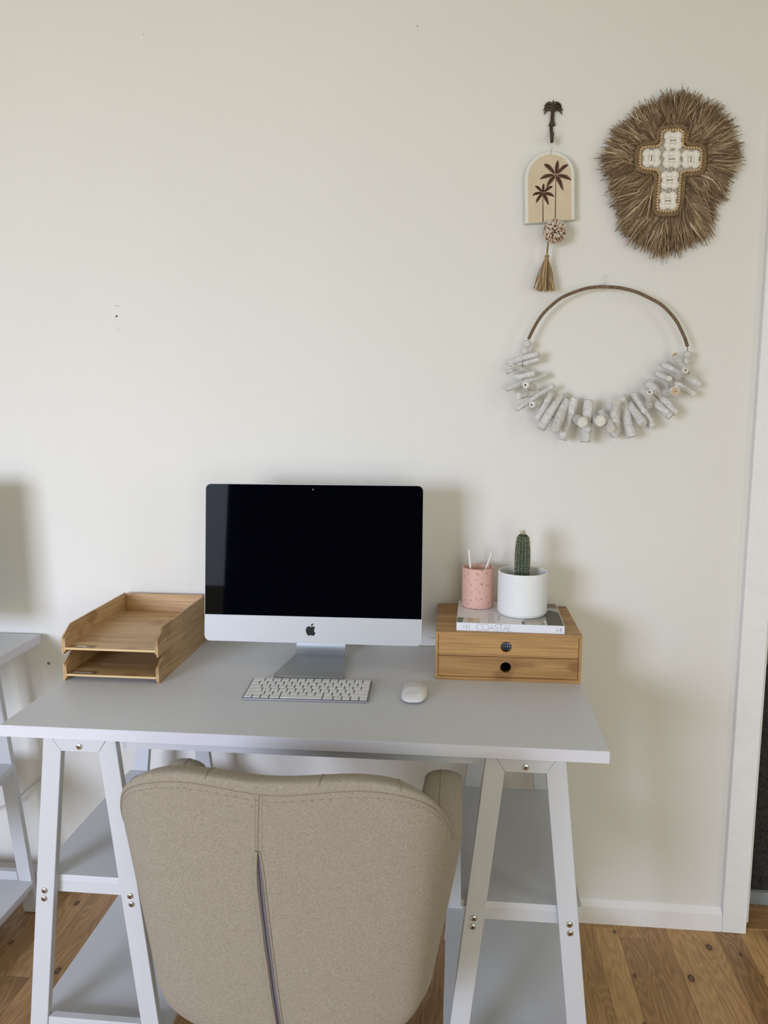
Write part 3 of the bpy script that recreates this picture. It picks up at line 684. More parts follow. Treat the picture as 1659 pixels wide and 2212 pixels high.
# ------------------------------------------------------------------ pencil cup and pencils
BK = BT+bkT+.0004
cup_r = .0405; cc = (.9645, -.0925)
cp = thing('pencil_cup', 'pink speckled ceramic pencil cup standing on the book', 'cup', (cc[0], cc[1], BK))
h = .101
B().lathe([(.001, 0), (cup_r-.003, 0), (cup_r-.0006, .0012), (cup_r, .004), (cup_r, h-.002), (cup_r-.001, h-.0003), (cup_r-.002, h), (cup_r-.003, h-.0005), (cup_r-.0038, h-.002), (cup_r-.0038, .006), (.001, .006)], n=64).build('cup_body', M_pink, cp, smooth=True, angle=50)
M_tip = mat('pencil_tip', (205, 198, 186), .6)
for lab, base, top in (('white pencil leaning left in the pink cup', (.9530, -.101, BK+.0065), (.9402, -.094, 1.0560)), ('white pencil leaning right in the pink cup', (.9540, -.088, BK+.0065), (.9978, -.092, 1.0480))):
    A, C = Vector(base), Vector(top); dd = (C-A).normalized()
    pn = thing('pencil', lab, 'pencil', A, world=True, group='white pencils in the cup')
    B().tube([A+dd*.010, C-dd*.001], .0032, 6).build('shaft', M_pencil, pn)
    B().tube([A+dd*.0002, A+dd*.010], [.0004, .0032], 8).build('tip', M_tip, pn)
    B().tube([C-dd*.001, C], [.0032, .0026], 8).build('end_cap', M_pencil, pn)

# ------------------------------------------------------------------ cactus
pc = (1.0705, -.1555); pr = .0595; ph = .1065
ct = thing('potted_cactus', 'tall green cactus in a round white ribbed pot on the book', 'potted plant', (pc[0], pc[1], BK))
prof = [(.001, 0), (pr-.010, 0), (pr-.006, .0008), (pr-.0022, .0035), (pr-.0006, .008)]
k = 0
for i in range(1, 72):
    z = .008+i*(ph-.012)/72; prof.append((pr + (.0003 if i % 2 else -.0004), z))
prof += [(pr, ph-.002), (pr-.0008, ph-.0003), (pr-.0018, ph), (pr-.0030, ph-.0004), (pr-.0036, ph-.002), (pr-.0040, .083), (.001, .083)]
B().lathe(prof, n=72).build('pot', M_pot, ct, smooth=True, angle=80)
b = B(); b.lathe([(pr-.0045, .0834), (pr-.010, .0850), (.03, .0845), (.001, .086)], n=40); b.build('soil', M_soil, ct, smooth=True)
cr = .0172; chh = .115; nr = 15; zc0 = .083
def crad(t): return cr*(1.0 if t < .45 else 1-.30*((t-.45)/.55)**2.2)*(math.sqrt(max(0, 1-((t-.90)/.10)**2)) if t > .90 else 1)*(1.0 if t > .2 else .96+.04*t/.2)
prof = []
for i in range(33):
    t = i/32*.999; prof.append((max(crad(t), .0012), zc0+chh*t))
cx_off = (-.0022, .0)
b = B(); b.lathe(prof, c=(cx_off[0], cx_off[1], 0), n=nr*8, fn=lambda a, z: 1+.085*math.cos(nr*a)); b.build('cactus_stem', M_cactus, ct, smooth=True, angle=80)
b = B(); b2 = B()
for rbi in range(nr):
    a = 2*PI*rbi/nr
    for i in range(20):
        t = .06+.92*i/20+random.uniform(-.006, .006); r = crad(t)*1.085; z = zc0+chh*t
        base = Vector((cx_off[0]+r*math.cos(a), r*math.sin(a), z)); nrm = Vector((math.cos(a), math.sin(a), .1))
        b2.ell(base, (.0006, .0006, .0006), n=5, m=3)
        for q in range(6):
            dv = (nrm+Vector([random.uniform(-.9, .9) for _ in range(3)])).normalized()*random.uniform(.0035, .0065)
            b.tube([base, base+dv], [.00016, .00004], 3)
for q in range(110):
    a = random.uniform(0, 2*PI); rr = random.uniform(0, .0075); base = Vector((cx_off[0]+rr*math.cos(a), rr*math.sin(a), zc0+chh*.985))
    b.tube([base, base+Vector((random.uniform(-.6, .6)*.008+rr*.3*math.cos(a), random.uniform(-.6, .6)*.008, random.uniform(.006, .0135)))], [.0004, .00008], 3)
b.build('spines', M_spine, ct, stuff=True, label='fine white spines and woolly tip'); b2.build('spine_cushions', M_spine, ct, stuff=True)

# ------------------------------------------------------------------ palm hook on the wall
def P2(px, py, ox, oy, s): return (ox+px/s, oy+py/s)
def c2(x, y, Y): return at(1080+x/4.809, 190+y/4.809, Y)
o0 = c2(548, 300, -.002)
hk = thing('wall_hook', 'bronze palm-tree shaped hook fixed on the wall above the arched plaque', 'hook', o0, world=True)
b = B(); b.prism([c2(x, y, -.0085) for x, y in ((533, 236), (566, 236), (563, 330), (577, 388), (505, 388), (525, 330))], (0, .0080, 0)); b.build('trunk', M_iron, hk, bevel=.0012, smooth=True)
b = B()
for tip in [((552, 262), (528, 190), (555, 114), (575, 190))]:
    b.prism([c2(x, y, -.0100) for x, y in ((552, 265), (530, 190), (555, 114), (574, 190))], (0, .009, 0))
fr = b.build('frond', M_iron, hk, bevel=.0012, smooth=True)
for s in (-1, 1):
    for (yc, tx, ty, hh) in ((240, 92, 268, 46), (208, 98, 232, 44), (176, 88, 192, 42)):
        up, dn = [], []
        for q in range(9):
            t = q/8; x = 552+s*(t*tx); y = yc-hh*math.sin(PI*min(1, t*1.15)*.5)*(1-t**2.2)+(ty-yc)*t**2.2
            up.append((x, y-15)); dn.append((x, y+20*(1-.75*t)))
        P = [c2(x, y, -.0105+.004*abs(x-552)/98) for x, y in up+dn[::-1]]
        B().prism(P, (0, .006, 0)).build('frond', M_iron, hk, bevel=.0010, smooth=True)
pts = [c2(532, 385, -.004), c2(532, 420, -.006), c2(535, 480, -.010), c2(537, 535, -.018), c2(538, 556, -.026), c2(540, 545, -.033), c2(542, 500, -.036), c2(543, 462, -.036)]
b = B(); b.tube(catmull(pts, 5), .0040, 10); b.build('hook_arm', M_iron, hk, smooth=True)
# ------------------------------------------------------------------ arched plaque
BL, BR = at(1080+262/4.809, 190+1408/4.809, -.024), at(1080+776/4.809, 190+1366/4.809, -.026)
uu = (BR-BL); Wp = uu.length; uu.normalize()
vv = Vector((-.012, 0, 1)); vv = (vv-uu*vv.dot(uu)*.6).normalized(); ww = Vector((0, -1, 0))
pq = thing('wall_plaque', 'white arched plaque with two painted palms, pompom and tassel, hung from the palm hook', 'wall hanging', BL, world=True)
Hp = .163
def pl(x, z, d=0): return BL+uu*x+vv*z+ww*d
def arch(inset, x0=0, zb=0):
    r = Wp/2-inset; out = [(inset, zb)]
    zc = Hp-Wp/2
    for k in range(25): a = PI-PI*k/24; out.append((Wp/2+r*math.cos(a), zc+(r)*math.sin(a)))
    out.append((Wp-inset, zb)); return out
b = B(); b.loft([[pl(x, z, d) for x, z in arch(i)] for i, d in ((0, -.018), (0, -.001), (.0012, 0), (.0075, .0005))]); b.build('board', M_plaque, pq, smooth=True, angle=30)
b = B(); b.loft([[pl(x, z, d) for x, z in arch(.0078, zb=.0003)] for d in (.0004, .0010)]); pn = b.build('painting', M_sand, pq, label='sand-coloured painted arch')
def cl(x, y):     # crop pixel to board coordinates
    p = c2(x, y, -.0250); q = p-BL; return q.dot(uu), q.dot(vv)
def palm(crown, foot, tips, wt):
    b = B(); cx, cy = crown
    def rib(p, q, w0, w1, d=.0014):
        (x0, z0), (x1, z1) = cl(*p), cl(*q); t = Vector((x1-x0, z1-z0)).normalized(); n_ = Vector((-t.y, t.x))
        b.prism([pl(x0+n_.x*w0, z0+n_.y*w0, d), pl(x1+n_.x*w1, z1+n_.y*w1, d), pl(x1-n_.x*w1, z1-n_.y*w1, d), pl(x0-n_.x*w0, z0-n_.y*w0, d)], -ww*.0005)
    rib(crown, foot, wt*.8, wt*1.25)
    for tx, ty in tips:
        Lx, Ly = tx-cx, ty-cy; Ln = math.hypot(Lx, Ly); ux, uy = Lx/Ln, Ly/Ln; nx, ny = -uy, ux
        sag = .10*Ln
        def spine(t): return (cx+Lx*t, cy+Ly*t - sag*math.sin(PI*t)*(.9 if abs(ux) > .3 else 0))
        for q in range(8): rib(spine(q/8), spine((q+1)/8), .0005, .0005)
        for q in range(26):
            t = .10+.88*q/26; px, py = spine(t); wl = Ln*.19*math.sin(PI*min(1, t*.75+.22))*random.uniform(.8, 1.1)
            for s in (-1, 1):
                rib((px, py), (px+(ux*.9+nx*s*.75)*wl, py+(uy*.9+ny*s*.75)*wl), .00055, .00015)
    b.build('painted_palm', M_palm, pn, label=None)
palm((572, 915), (573, 1360), ((590, 760), (700, 808), (735, 970), (650, 1076), (475, 1042), (407, 952), (447, 797)), .0009)
palm((440, 1095), (447, 1394), ((447, 998), (544, 1030), (560, 1138), (500, 1222), (370, 1200), (332, 1118), (358, 1022)), .0009)
b = B(); hook_pt = c2(540, 556, -.030)
for x in (524, 555): b.tube([c2(528, 690, -.0246), c2((528+x)/2+2, 625, -.0265), c2(x, 566, -.0300), c2(540, 556, -.0305)], .0005, 5)
b.build('hanging_string', M_cord, pq, smooth=True)
b = B(); b.lathe([(.0012, -.0002), (.0012, .0004)], c=(0, 0, 0), n=10) if False else b.ell(c2(528, 690, -.0255), (.0013, .0006, .0013), n=8, m=5); b.build('string_hole', M_hole, pq)
# pompom
pcn = c2(572, 1495, -.040); pr_ = .0275
b = B()
for q in range(900):
    z = 1-2*(q+.5)/900; a = q*2.39996; r = math.sqrt(1-z*z); dv = Vector((r*math.cos(a), r*math.sin(a), z))+Vector([random.uniform(-.3, .3) for _ in range(3)]); dv.normalize()
    R = pr_*random.uniform(.82, 1.06); sd = Vector([random.uniform(-1, 1) for _ in range(3)])*.0022
    b.tube([pcn+dv*R*.25, pcn+dv*R*.65+sd*.4, pcn+dv*R+sd], [.0010, .0014, .0017], 5)
b.build('pompom', M_yarn, pq, label='white and brown yarn pompom')
b = B(); b.tube(catmull([c2(520, 1420, -.030), c2(500, 1600, -.036), c2(497, 1640, -.036), c2(490, 1720, -.034)], 6), .0021, 8)
for q in range(6):
    b.ell(c2(498-q*1.6, 1628+q*15, -.0375), (.0026, .0026, .0018), n=8, m=5)
b.build('tassel_cord', M_jute, pq, smooth=True)
tb = B()
top_ = c2(489, 1722, -.034); neck = c2(487, 1775, -.034)
tb.tube([top_, top_.lerp(neck, .35), neck.lerp(top_, .25), neck], [.0025, .0046, .0048, .0046], 14)
for q in range(5): z = neck.lerp(top_, .1+.12*q); tb.tube([z+Vector((.0049*math.cos(k*PI/6), .0049*math.sin(k*PI/6), 0)) for k in range(13)], .0006, 5)
for q in range(64):
    a = random.uniform(0, 2*PI); r = math.sqrt(random.random()); tx = 465+ (120 if math.cos(a) > 0 else 118)*math.cos(a)*r; ty = 2095+random.uniform(-12, 22) - (20 if math.cos(a)*r < -.8 else 0)
    end = c2(tx, ty, -.034-.018*math.sin(a)*r); st = neck+Vector((.004*math.cos(a)*r, -.004*math.sin(a)*r, .001))
    mid = st.lerp(end, .5)+Vector((random.uniform(-.003, .003), random.uniform(-.002, .002), .002)); pp = catmull([st, mid, end], 4)
    sd = Vector((1, random.uniform(-.6, .6), 0)).normalized()
    w_ = random.uniform(.0011, .0019)
    tb.loft([[p-sd*w_*(.6+.5*i/8), p+Vector((0, -.0005, 0)), p+sd*w_*(.6+.5*i/8), p+Vector((0, .0005, 0))] for i, p in enumerate(pp)])
tb.build('tassel', island_mat('tassel_strands', [(0, (140, 114, 82)), (.6, (168, 140, 104)), (1, (192, 166, 126))]), pq, label='tan raffia tassel')

# ------------------------------------------------------------------ raffia cross
def c1(x, y, Y): return at(1280+x/4.608, 170+y/4.608, Y)
rc = thing('raffia_cross', 'brown raffia-fringed wall hanging with a white shell cross, at the upper right', 'wall hanging', c1(790, 850, 0), world=True)
out = [(705, 512), (895, 505), (905, 560), (893, 686), (1065, 688), (1085, 720), (1080, 880), (1050, 916), (885, 916), (872, 1000), (856, 1280), (820, 1318), (665, 1322), (640, 1290), (652, 1120), (676, 905), (500, 895), (470, 870), (474, 710), (505, 680), (683, 672), (688, 540)]
def offset_poly(P, d):
    n = len(P); o = []
    for i in range(n):
        a, c, e_ = Vector(P[i-1]), Vector(P[i]), Vector(P[(i+1) % n]); t1 = (c-a).normalized(); t2 = (e_-c).normalized(); n1 = Vector((t1.y, -t1.x)); n2 = Vector((t2.y, -t2.x))
        m_ = (n1+n2); m_ /= max(.5, m_.dot(n1)); o.append(tuple(c+m_*d))
    return o
def resample(P, step):
    P = [Vector(p) for p in P]+[Vector(P[0])]; L_ = sum((P[i+1]-P[i]).length for i in range(len(P)-1)); n = max(3, round(L_/step)); res = []; acc = 0; i = 0; seg = (P[1]-P[0]).length
    for k in range(n):
        tgt = L_*k/n
        while acc+seg < tgt and i < len(P)-2: acc += seg; i += 1; seg = (P[i+1]-P[i]).length
        res.append(P[i].lerp(P[i+1], (tgt-acc)/seg))
    return res
def roundp(P, it=2):
    for _ in range(it):
        Q = []
        for i in range(len(P)):
            a, c = Vector(P[i]), Vector(P[(i+1) % len(P)]); Q += [a.lerp(c, .22), a.lerp(c, .78)]
        P = Q
    return [tuple(p) for p in P]
bo = offset_poly(out, 30)
chk = sum((out[i][0]*out[(i+1) % len(out)][1]-out[(i+1) % len(out)][0]*out[i][1]) for i in range(len(out)))
sgn = 1 if chk > 0 else -1
braid = offset_poly(out, 34*sgn)
bk_ = B(); bk_.prism([c1(x, y, -.014) for x, y in offset_poly(out, 10*sgn)], (0, .006, 0)); bk_.build('backing', M_fabric2, rc)
# braided border: three interlaced strands
b = B(); BRD = resample(roundp(braid, 2), 6); n_ = len(BRD); cycles = round(n_/9)
cen = Vector((790, 850))
for s in range(3):
    pts = []
    for i in range(n_+1):
        p = BRD[i % n_]; t = (BRD[(i+1) % n_]-BRD[i-1 if i else n_-1]).normalized(); nn = Vector((t.y, -t.x))
        ph_ = 2*PI*(i/n_*cycles/2*1.0)+s*2*PI/3
        off = 13*math.sin(ph_); dz = .0022*math.sin(2*ph_)
        q = p+nn*off; pts.append(c1(q.x, q.y, -.0175-dz))
    b.tube(pts, .0027, 8)
b.build('braided_border', mat('braided_raffia', (140, 116, 84), .85, vary=.25, vscale=160, bump=.8, bscale=500), rc, smooth=True)
bd_ = resample(roundp(out, 2), 27.5)[:100]
for i, p in enumerate(bd_):
    t = (bd_[(i+1) % len(bd_)]-bd_[i-1]).normalized()
    q0, q1 = c1(p.x-t.x*11.5, p.y-t.y*11.5, -.0195), c1(p.x+t.x*11.5, p.y+t.y*11.5, -.0195)
    ax_ = (q1-q0); qs = [q0, q0+ax_*.18, q0+ax_*.82, q1]
    B().tube(qs, [.0020, .0031, .0031, .0020], 10).build('bead', M_bead, rc, smooth=True)
# a few white beads between the rosettes
b_rows = [(700, 1118, 830, 1122), (715, 905, 860, 905)]
for x0, y0, x1, y1 in b_rows:
    for k in range(5):
        t = k/4; p = c1(lerp(x0, x1, t), lerp(y0, y1, t), -.0185); B().ell(p, (.0022, .0022, .0022), n=8, m=6).build('white_bead', M_beadw, rc, smooth=True)
M_darkcloth = mat('dark_backing_cloth', (84, 68, 54), .9)
def shell_b(c, ang, la, lb, hh, Y):
    """one cowrie: a ribbed half ellipsoid, long axis at angle ang (crop pixels)"""
    b = B(); cx, cy = c; k = 1/4.608/.83*.001; rings = []
    base = c1(cx, cy, Y); ca, sa = math.cos(ang), math.sin(ang); n = 16
    for i in range(7):
        th = i/6*PI/2*.98; rr = math.cos(th)
        rings.append([base+Vector(((la*rr*math.cos(a)*ca-lb*rr*math.sin(a)*sa)*k, -hh*math.sin(th)**1.5*(1+.05*math.cos(9*a)), -(la*rr*math.cos(a)*sa+lb*rr*math.sin(a)*ca)*k)) for a in [2*PI*j/n for j in range(n)]])
    b.loft(rings); b.build('shell', M_shell, rc, smooth=True, angle=80)
for (cx, cy, vert) in ((803, 615, 0), (588, 790, 1), (790, 800, 0), (980, 802, 1), (770, 1010, 0), (752, 1217, 0)):
    R = 63
    B().prism([c1(cx+50*math.cos(2*PI*k/20), cy+50*math.sin(2*PI*k/20), -.0140) for k in range(20)], (0, -.0016, 0)).build('rosette_backing', M_darkcloth, rc)
    for a in (45, 135, 225, 315):
        ar = math.radians(a); shell_b((cx+73*math.cos(ar), cy+73*math.sin(ar)), ar+PI/2, 43, 35, .0070, -.0166)
    for a in (0, 90, 180, 270):
        ar = math.radians(a); shell_b((cx+54*math.cos(ar), cy+54*math.sin(ar)), ar+PI/2, 44, 25, .0062, -.0165)
    for s in (-1, 1):
        dx, dy = (s*15, 0) if vert else (0, s*15)
        shell_b((cx+dx, cy+dy), PI/2 if vert else 0, 36, 11.5, .0044, -.0162)
# fringe
ctrl = [(830,100),(900,80),(965,85),(1040,130),(1110,190),(1215,200),(1260,270),(1300,345),(1380,370),(1440,450),(1470,550),(1495,660),(1505,780),(1480,880),(1440,930),(1390,1000),(1375,1110),(1340,1180),(1270,1225),(1185,1240),(1215,1300),(1240,1370),(1215,1430),(1190,1500),(1170,1590),(1090,1650),(1000,1680),(940,1740),(860,1765),(800,1740),(700,1810),(620,1790),(560,1720),(480,1720),(400,1650),(310,1590),(290,1490),(250,1400),(235,1290),(180,1230),(150,1150),(125,1040),(80,950),(60,860),(40,790),(110,720),(130,630),(180,550),(200,470),(290,410),(370,370),(400,310),(460,240),(530,225),(590,260),(570,210),(640,150),(700,150),(770,110)]
polar = sorted((math.atan2(y-850, x-790), math.hypot(x-790, y-850)) for x, y in ctrl)
PA = [a-2*PI for a, r in polar[-3:]]+[a for a, r in polar]+[a+2*PI for a, r in polar[:3]]; PR = [r for a, r in polar[-3:]]+[r for a, r in polar]+[r for a, r in polar[:3]]
b = B(); st_pts = resample(roundp(offset_poly(out, 40*sgn), 2), 5.2); ns = len(st_pts)
def strand(p, dirv, L_, bend, lift, w, droop):
    pts = []; side = Vector((-dirv.y, dirv.x))
    for k in range(7):
        t = k/6; q = p+dirv*L_*t+side*(bend*t*t+math.sin(t*5+bend)*3)
        pts.append(c1(q.x, q.y+droop*t*t, -(.010+lift*math.sin(PI*min(1, t*.8)))))
    sd = (pts[-1]-pts[0]).cross(Vector((0, 1, 0))).normalized(); sd = (sd+Vector((0, random.uniform(-1.1, 1.1), 0))).normalized()
    R_ = [(b.v(q-sd*w*(.55+.45*math.sin(PI*min(1, .25+i*.13)))), b.v(q+sd*w*(.55+.45*math.sin(PI*min(1, .25+i*.13))))) for i, q in enumerate(pts)]
    for i in range(6): b.face([R_[i][0], R_[i][1], R_[i+1][1], R_[i+1][0]])
clump = []; i = 0
while i < ns:
    clump.append((i, random.uniform(-.30, .30), random.uniform(.86, 1.0), random.uniform(-60, 60), random.uniform(.0, .012))); i += random.choice((5, 6, 7, 9))
for (i0, rot, lenk, cb, cl_) in clump:
    for q in range(84):
        sp_off = random.gauss(0, 1); p = st_pts[(i0+int(round(sp_off*1.4))) % ns]
        t = (st_pts[(i0+3) % ns]-st_pts[i0-3]).normalized(); nn = Vector((t.y, -t.x))*sgn
        rad_ = (p-cen).normalized(); base_dir = (nn*.35+rad_*.65).normalized()
        ang = math.atan2(base_dir.y, base_dir.x)+rot+sp_off*.16+random.gauss(0, .30 if q % 7 == 0 else .07)
        dirv = Vector((math.cos(ang), math.sin(ang)))
        lo, hi = 0, 900
        for _ in range(12):
            mid = (lo+hi)/2; e_ = p+dirv*mid-cen; R = interp(PA, PR, math.atan2(e_.y, e_.x))
            if e_.length < R: lo = mid
            else: hi = mid
        L_ = lo*lenk*random.uniform(.66, 1.02) if random.random() > .04 else lo*random.uniform(1.0, 1.1)
        strand(p, dirv, L_, cb*random.uniform(.5, 1.3)+random.gauss(0, 16), cl_+random.uniform(.003, .018), random.uniform(.0006, .0019), random.uniform(-4, 16))
b.build('fringe', M_raffia, rc, stuff=True, label='shaggy brown raffia fringe')

# ------------------------------------------------------------------ driftwood hoop
def c3(x, y, Y): return at(1070+x/5.528, 580+y/5.528, Y)
def c4(x, y, Y): return at(1290+x/5.53, 580+y/5.53, Y)
hp_org = c4(85, 220, 0)
hoop = thing('driftwood_hoop', 'round rattan wall hoop strung with whitewashed driftwood sticks, at the lower right', 'wall hanging', hp_org, world=True)
D0 = -.040
hpts = [c3(x, y, D0) for x, y in ((398, 838), (440, 750), (500, 640), (580, 530), (690, 425), (800, 345), (950, 280), (1100, 235), (1260, 216))]+[c4(x, y, D0) for x, y in ((85, 219), (220, 225), (340, 245), (480, 285), (600, 340), (700, 392), (790, 452), (890, 555), (960, 650), (1010, 750), (1050, 840), (1078, 930))]
hp = catmull(hpts, 10); b = B(); b.tube(hp, [.0036+.0003*math.sin(i*.9) for i in range(len(hp))], 10)
for i in range(0, len(hp)-1):
    for h_ in (0, .5):
        p, t = hp[i].lerp(hp[i+1], h_), (hp[i+1]-hp[i]).normalized(); u_ = t.orthogonal().normalized(); w_ = t.cross(u_); tw = random.uniform(-.0005, .0009)
        b.tube([p+(u_*math.cos(a)+w_*math.sin(a))*.0035+t*tw*math.cos(a+i*.1) for a in [2*PI*k/9 for k in range(10)]], .0008, 4)
for e_ in (hp[0], hp[-1], hp[-8], hp[3], hp[60]): b.tube([e_, e_+Vector((random.uniform(-.005, .005), -.003, random.uniform(.001, .006)))], [.0008, .0004], 4)
b.build('wrapped_hoop', mat('rattan_wrap', (130, 109, 85), .8, vary=.3, vscale=220, bump=.8, bscale=500), hoop, smooth=True, label='rattan-wrapped upper arc')
wp = [c3(398, 838, D0), c3(377, 900, D0), c3(350, 985, D0), c3(330, 1100, D0), c3(330, 1240, D0), c3(370, 1390, D0), c3(440, 1530, D0), c3(560, 1680, D0), c3(700, 1780, D0), c3(850, 1830, D0), c3(1090, 1835, D0), c4(0, 1835, D0), c4(220, 1810, D0), c4(400, 1760, D0), c4(600, 1650, D0), c4(780, 1500, D0), c4(900, 1390, D0), c4(1000, 1270, D0), c4(1060, 1120, D0), c4(1077, 1030, D0), c4(1078, 930, D0)]
b = B(); b.tube(catmull(wp, 6), .0011, 6); b.build('wire', mat('hoop_wire', (120, 112, 100), .5, metal=.5), hoop, smooth=True)
for f, x, y, r in ((c3, 377, 903, .0112), (c3, 350, 985, .0103), (c4, 1077, 1030, .0105), (c4, 1062, 1110, .0096)):
    B().ell(f(x, y, D0), (r, r, r*.93), n=20, m=14).build('wooden_bead', mat('white_wood_bead', (214, 212, 206), .7, vary=.04, vscale=60), hoop, smooth=True)
SK = 1/5.53/830*1.0     # crop pixel to metres at the wall
sticks = [
 (c3,155,1128,520,1017,34,.030,.050,'e'),(c3,262,1150,525,1085,31,.030,.042,'e'),(c3,190,1168,400,1228,29,.080,.036,'h'),(c3,128,1232,270,1195,32,.058,.048,'t'),
 (c3,222,1305,470,1247,37,.050,.068,'e'),(c3,130,1438,598,1267,36,.046,.036,'s'),(c3,362,1392,460,1420,42,.098,.050,'h'),(c3,278,1527,540,1468,40,.080,.030,'e'),
 (c3,250,1677,700,1400,30,.060,.046,'s'),(c3,435,1628,585,1592,40,.092,.042,'h'),(c3,497,1798,668,1490,38,.052,.084,'e'),(c3,545,1912,780,1497,56,.070,.040,'e'),
 (c3,712,1915,840,1585,56,.094,.034,'e'),(c3,802,2040,948,1550,55,.046,.040,'s'),(c3,1036,1842,960,1782,58,.100,.030,'e'),(c3,1080,2068,1106,1576,60,.060,.050,'s'),
 (c3,1252,1822,1195,1795,62,.102,.024,'e'),(c4,168,1920,50,1720,50,.092,.030,'e'),(c4,212,1995,222,1605,58,.040,.088,'e'),(c4,408,2010,285,1525,58,.056,.036,'s'),
 (c4,556,1855,380,1625,48,.076,.034,'b'),(c4,620,1905,440,1740,28,.036,.030,'s'),(c4,668,1882,425,1492,36,.056,.048,'s'),(c4,624,1480,622,1640,42,.100,.060,'h'),
 (c4,872,1775,525,1445,46,.064,.036,'h'),(c4,945,1725,595,1350,50,.046,.040,'s'),(c4,930,1470,800,1492,56,.104,.036,'p'),(c4,862,1312,868,1425,32,.082,.036,'e'),
 (c4,1160,1500,690,1243,40,.044,.040,'s'),(c4,1052,1218,945,1315,40,.094,.048,'h'),(c4,1218,1398,773,1127,38,.036,.034,'s'),(c4,928,1032,1055,1225,37,.062,.036,'p'),(c4,1090,1250,1195,1340,26,.036,.030,'t')]
for si, (f, x0, y0, x1, y1, r, d0, d1, kind) in enumerate(sticks):
    A, C = f(x0, y0, -d0), f(x1, y1, -d1); dv = C-A; ln = dv.length; t = dv.normalized(); rr = r*SK*(1-.5*(d0+d1)/2/2)
    u_ = t.orthogonal().normalized(); w_ = t.cross(u_); rings = []; n = 18; seed = si*3.7
    for k in range(13):
        s = k/12; c_ = A+dv*s+u_*.0016*math.sin(s*3+seed)
        taper = {'t': 1-.35*s, 'b': 1+.25*math.exp(-((s-.15)/.12)**2)}.get(kind, 1-.08*s)
        rings.append([c_+(u_*math.cos(a)+w_*math.sin(a))*rr*taper*(1+.10*noise.noise(Vector((math.cos(a)*1.5, math.sin(a)*1.5, s*3+seed)))*1.4) for a in [2*PI*j/n for j in range(n)]])
    e0 = [A-t*.0006+(p-A)*.90 for p in rings[0]]
    e1 = [C+t*.0006+(p-(rings[-1][0]+rings[-1][n//2])/2)*.90+((rings[-1][0]+rings[-1][n//2])/2-C) for p in rings[-1]]
    b = B(); b.loft([e0]+rings+[e1]); sk = b.build('driftwood_stick', M_drift, hoop, smooth=True, angle=45)
    # cut faces
    def disc(c_, q, col):
        b = B(); ring = [c_+q*.0004+(u_*math.cos(a)+w_*math.sin(a))*rr*.80 for a in [2*PI*j/n for j in range(n)]]; b.prism(ring, q*.0004); b.build('cut_end', col, sk)
    disc(A-t*.0006, -t, M_tanend if kind == 'p' else M_cutend)
    if kind in 'hp':
        b = B(); ring = [A-t*.0012+(u_*math.cos(a)+w_*math.sin(a))*rr*(.26 if kind == 'h' else .12) for a in [2*PI*j/12 for j in range(12)]]; b.prism(ring, -t*.0003); b.build('pith', M_pith, sk)
    if kind == 's' or kind == 'e': disc(C+t*.0006, t, M_cutend)
# clear hook
hc = c4(85, 180, 0)
ch = thing('adhesive_hook', 'small clear plastic adhesive hook holding the top of the driftwood hoop', 'hook', hc, world=True)
b = B(); b.loft([[hc+Vector((.0115*s*math.cos(a), y, .0225*s*math.sin(a))) for a in [2*PI*j/32 for j in range(32)]] for s, y in ((1, -.0005), (1, -.0022), (.92, -.0032))]); b.build('hook_plate', M_clear, ch, smooth=True, angle=40)
b = B(); b.tube(catmull([hc+Vector((0, -.003, .001)), hc+Vector((0, -.012, -.010)), hc+Vector((0, -.030, -.0160)), hc+Vector((0, -.0455, -.0145)), hc+Vector((0, -.0480, -.0045))], 6), [.0032]*25, 10, flat=.8); b.build('hook_arm', M_clear, ch, smooth=True)
B().box((hc.x-.006, -.0006, hc.z-.033), (hc.x+.001, -.0002, hc.z-.024)).build('adhesive_tab', mat('adhesive_tab', (236, 236, 232), .3), ch)

# ------------------------------------------------------------------ cable behind the second desk
b = B(); b.tube(catmull([(-.95, -.05, .30), (-.60, -.045, .215), (-.47, -.04, .235), (-.386, -.045, .266), (-.347, -.045, .285), (-.31, -.03, .318), (-.282, -.025, .340), (-.262, -.022, .350), (-.254, -.02, .33), (-.255, -.02, .27), (-.258, -.02, .22)], 8), .0028, 8)
tag(b.build('power_cable', M_cable, smooth=True), 'white power cable looping low behind the second desk', 'cable')

# ------------------------------------------------------------------ chair
CX = .637
chair = thing('office_chair', 'beige linen tub office chair with zipped back, pushed up to the desk', 'chair', (CX, -.70, 0), world=True)
topP = [(-.285, -.545), (-.291, -.60), (-.291, -.68), (-.288, -.76), (-.281, -.83), (-.262, -.892), (-.222, -.928), (-.14, -.940), (0, -.942)]
botP = [(-.222, -.555), (-.232, -.60), (-.236, -.68), (-.238, -.75), (-.236, -.80), (-.228, -.845), (-.198, -.875), (-.12, -.886), (0, -.888)]
topZ = [.596, .690, .686, .656, .696, .782, .832, .850, .842]
ZB = .322
def full(P): return [(x, y) for x, y in P]+[(-x, y) for x, y in P[-2::-1]]
TP = catmull([(x, y, 0) for x, y in full(topP)], 10); BP = catmull([(x, y, 0) for x, y in full(botP)], 10)
ZT = catmull([(z, 0, 0) for z in topZ+topZ[-2::-1]], 10)
NS = len(TP); mid_i = NS//2
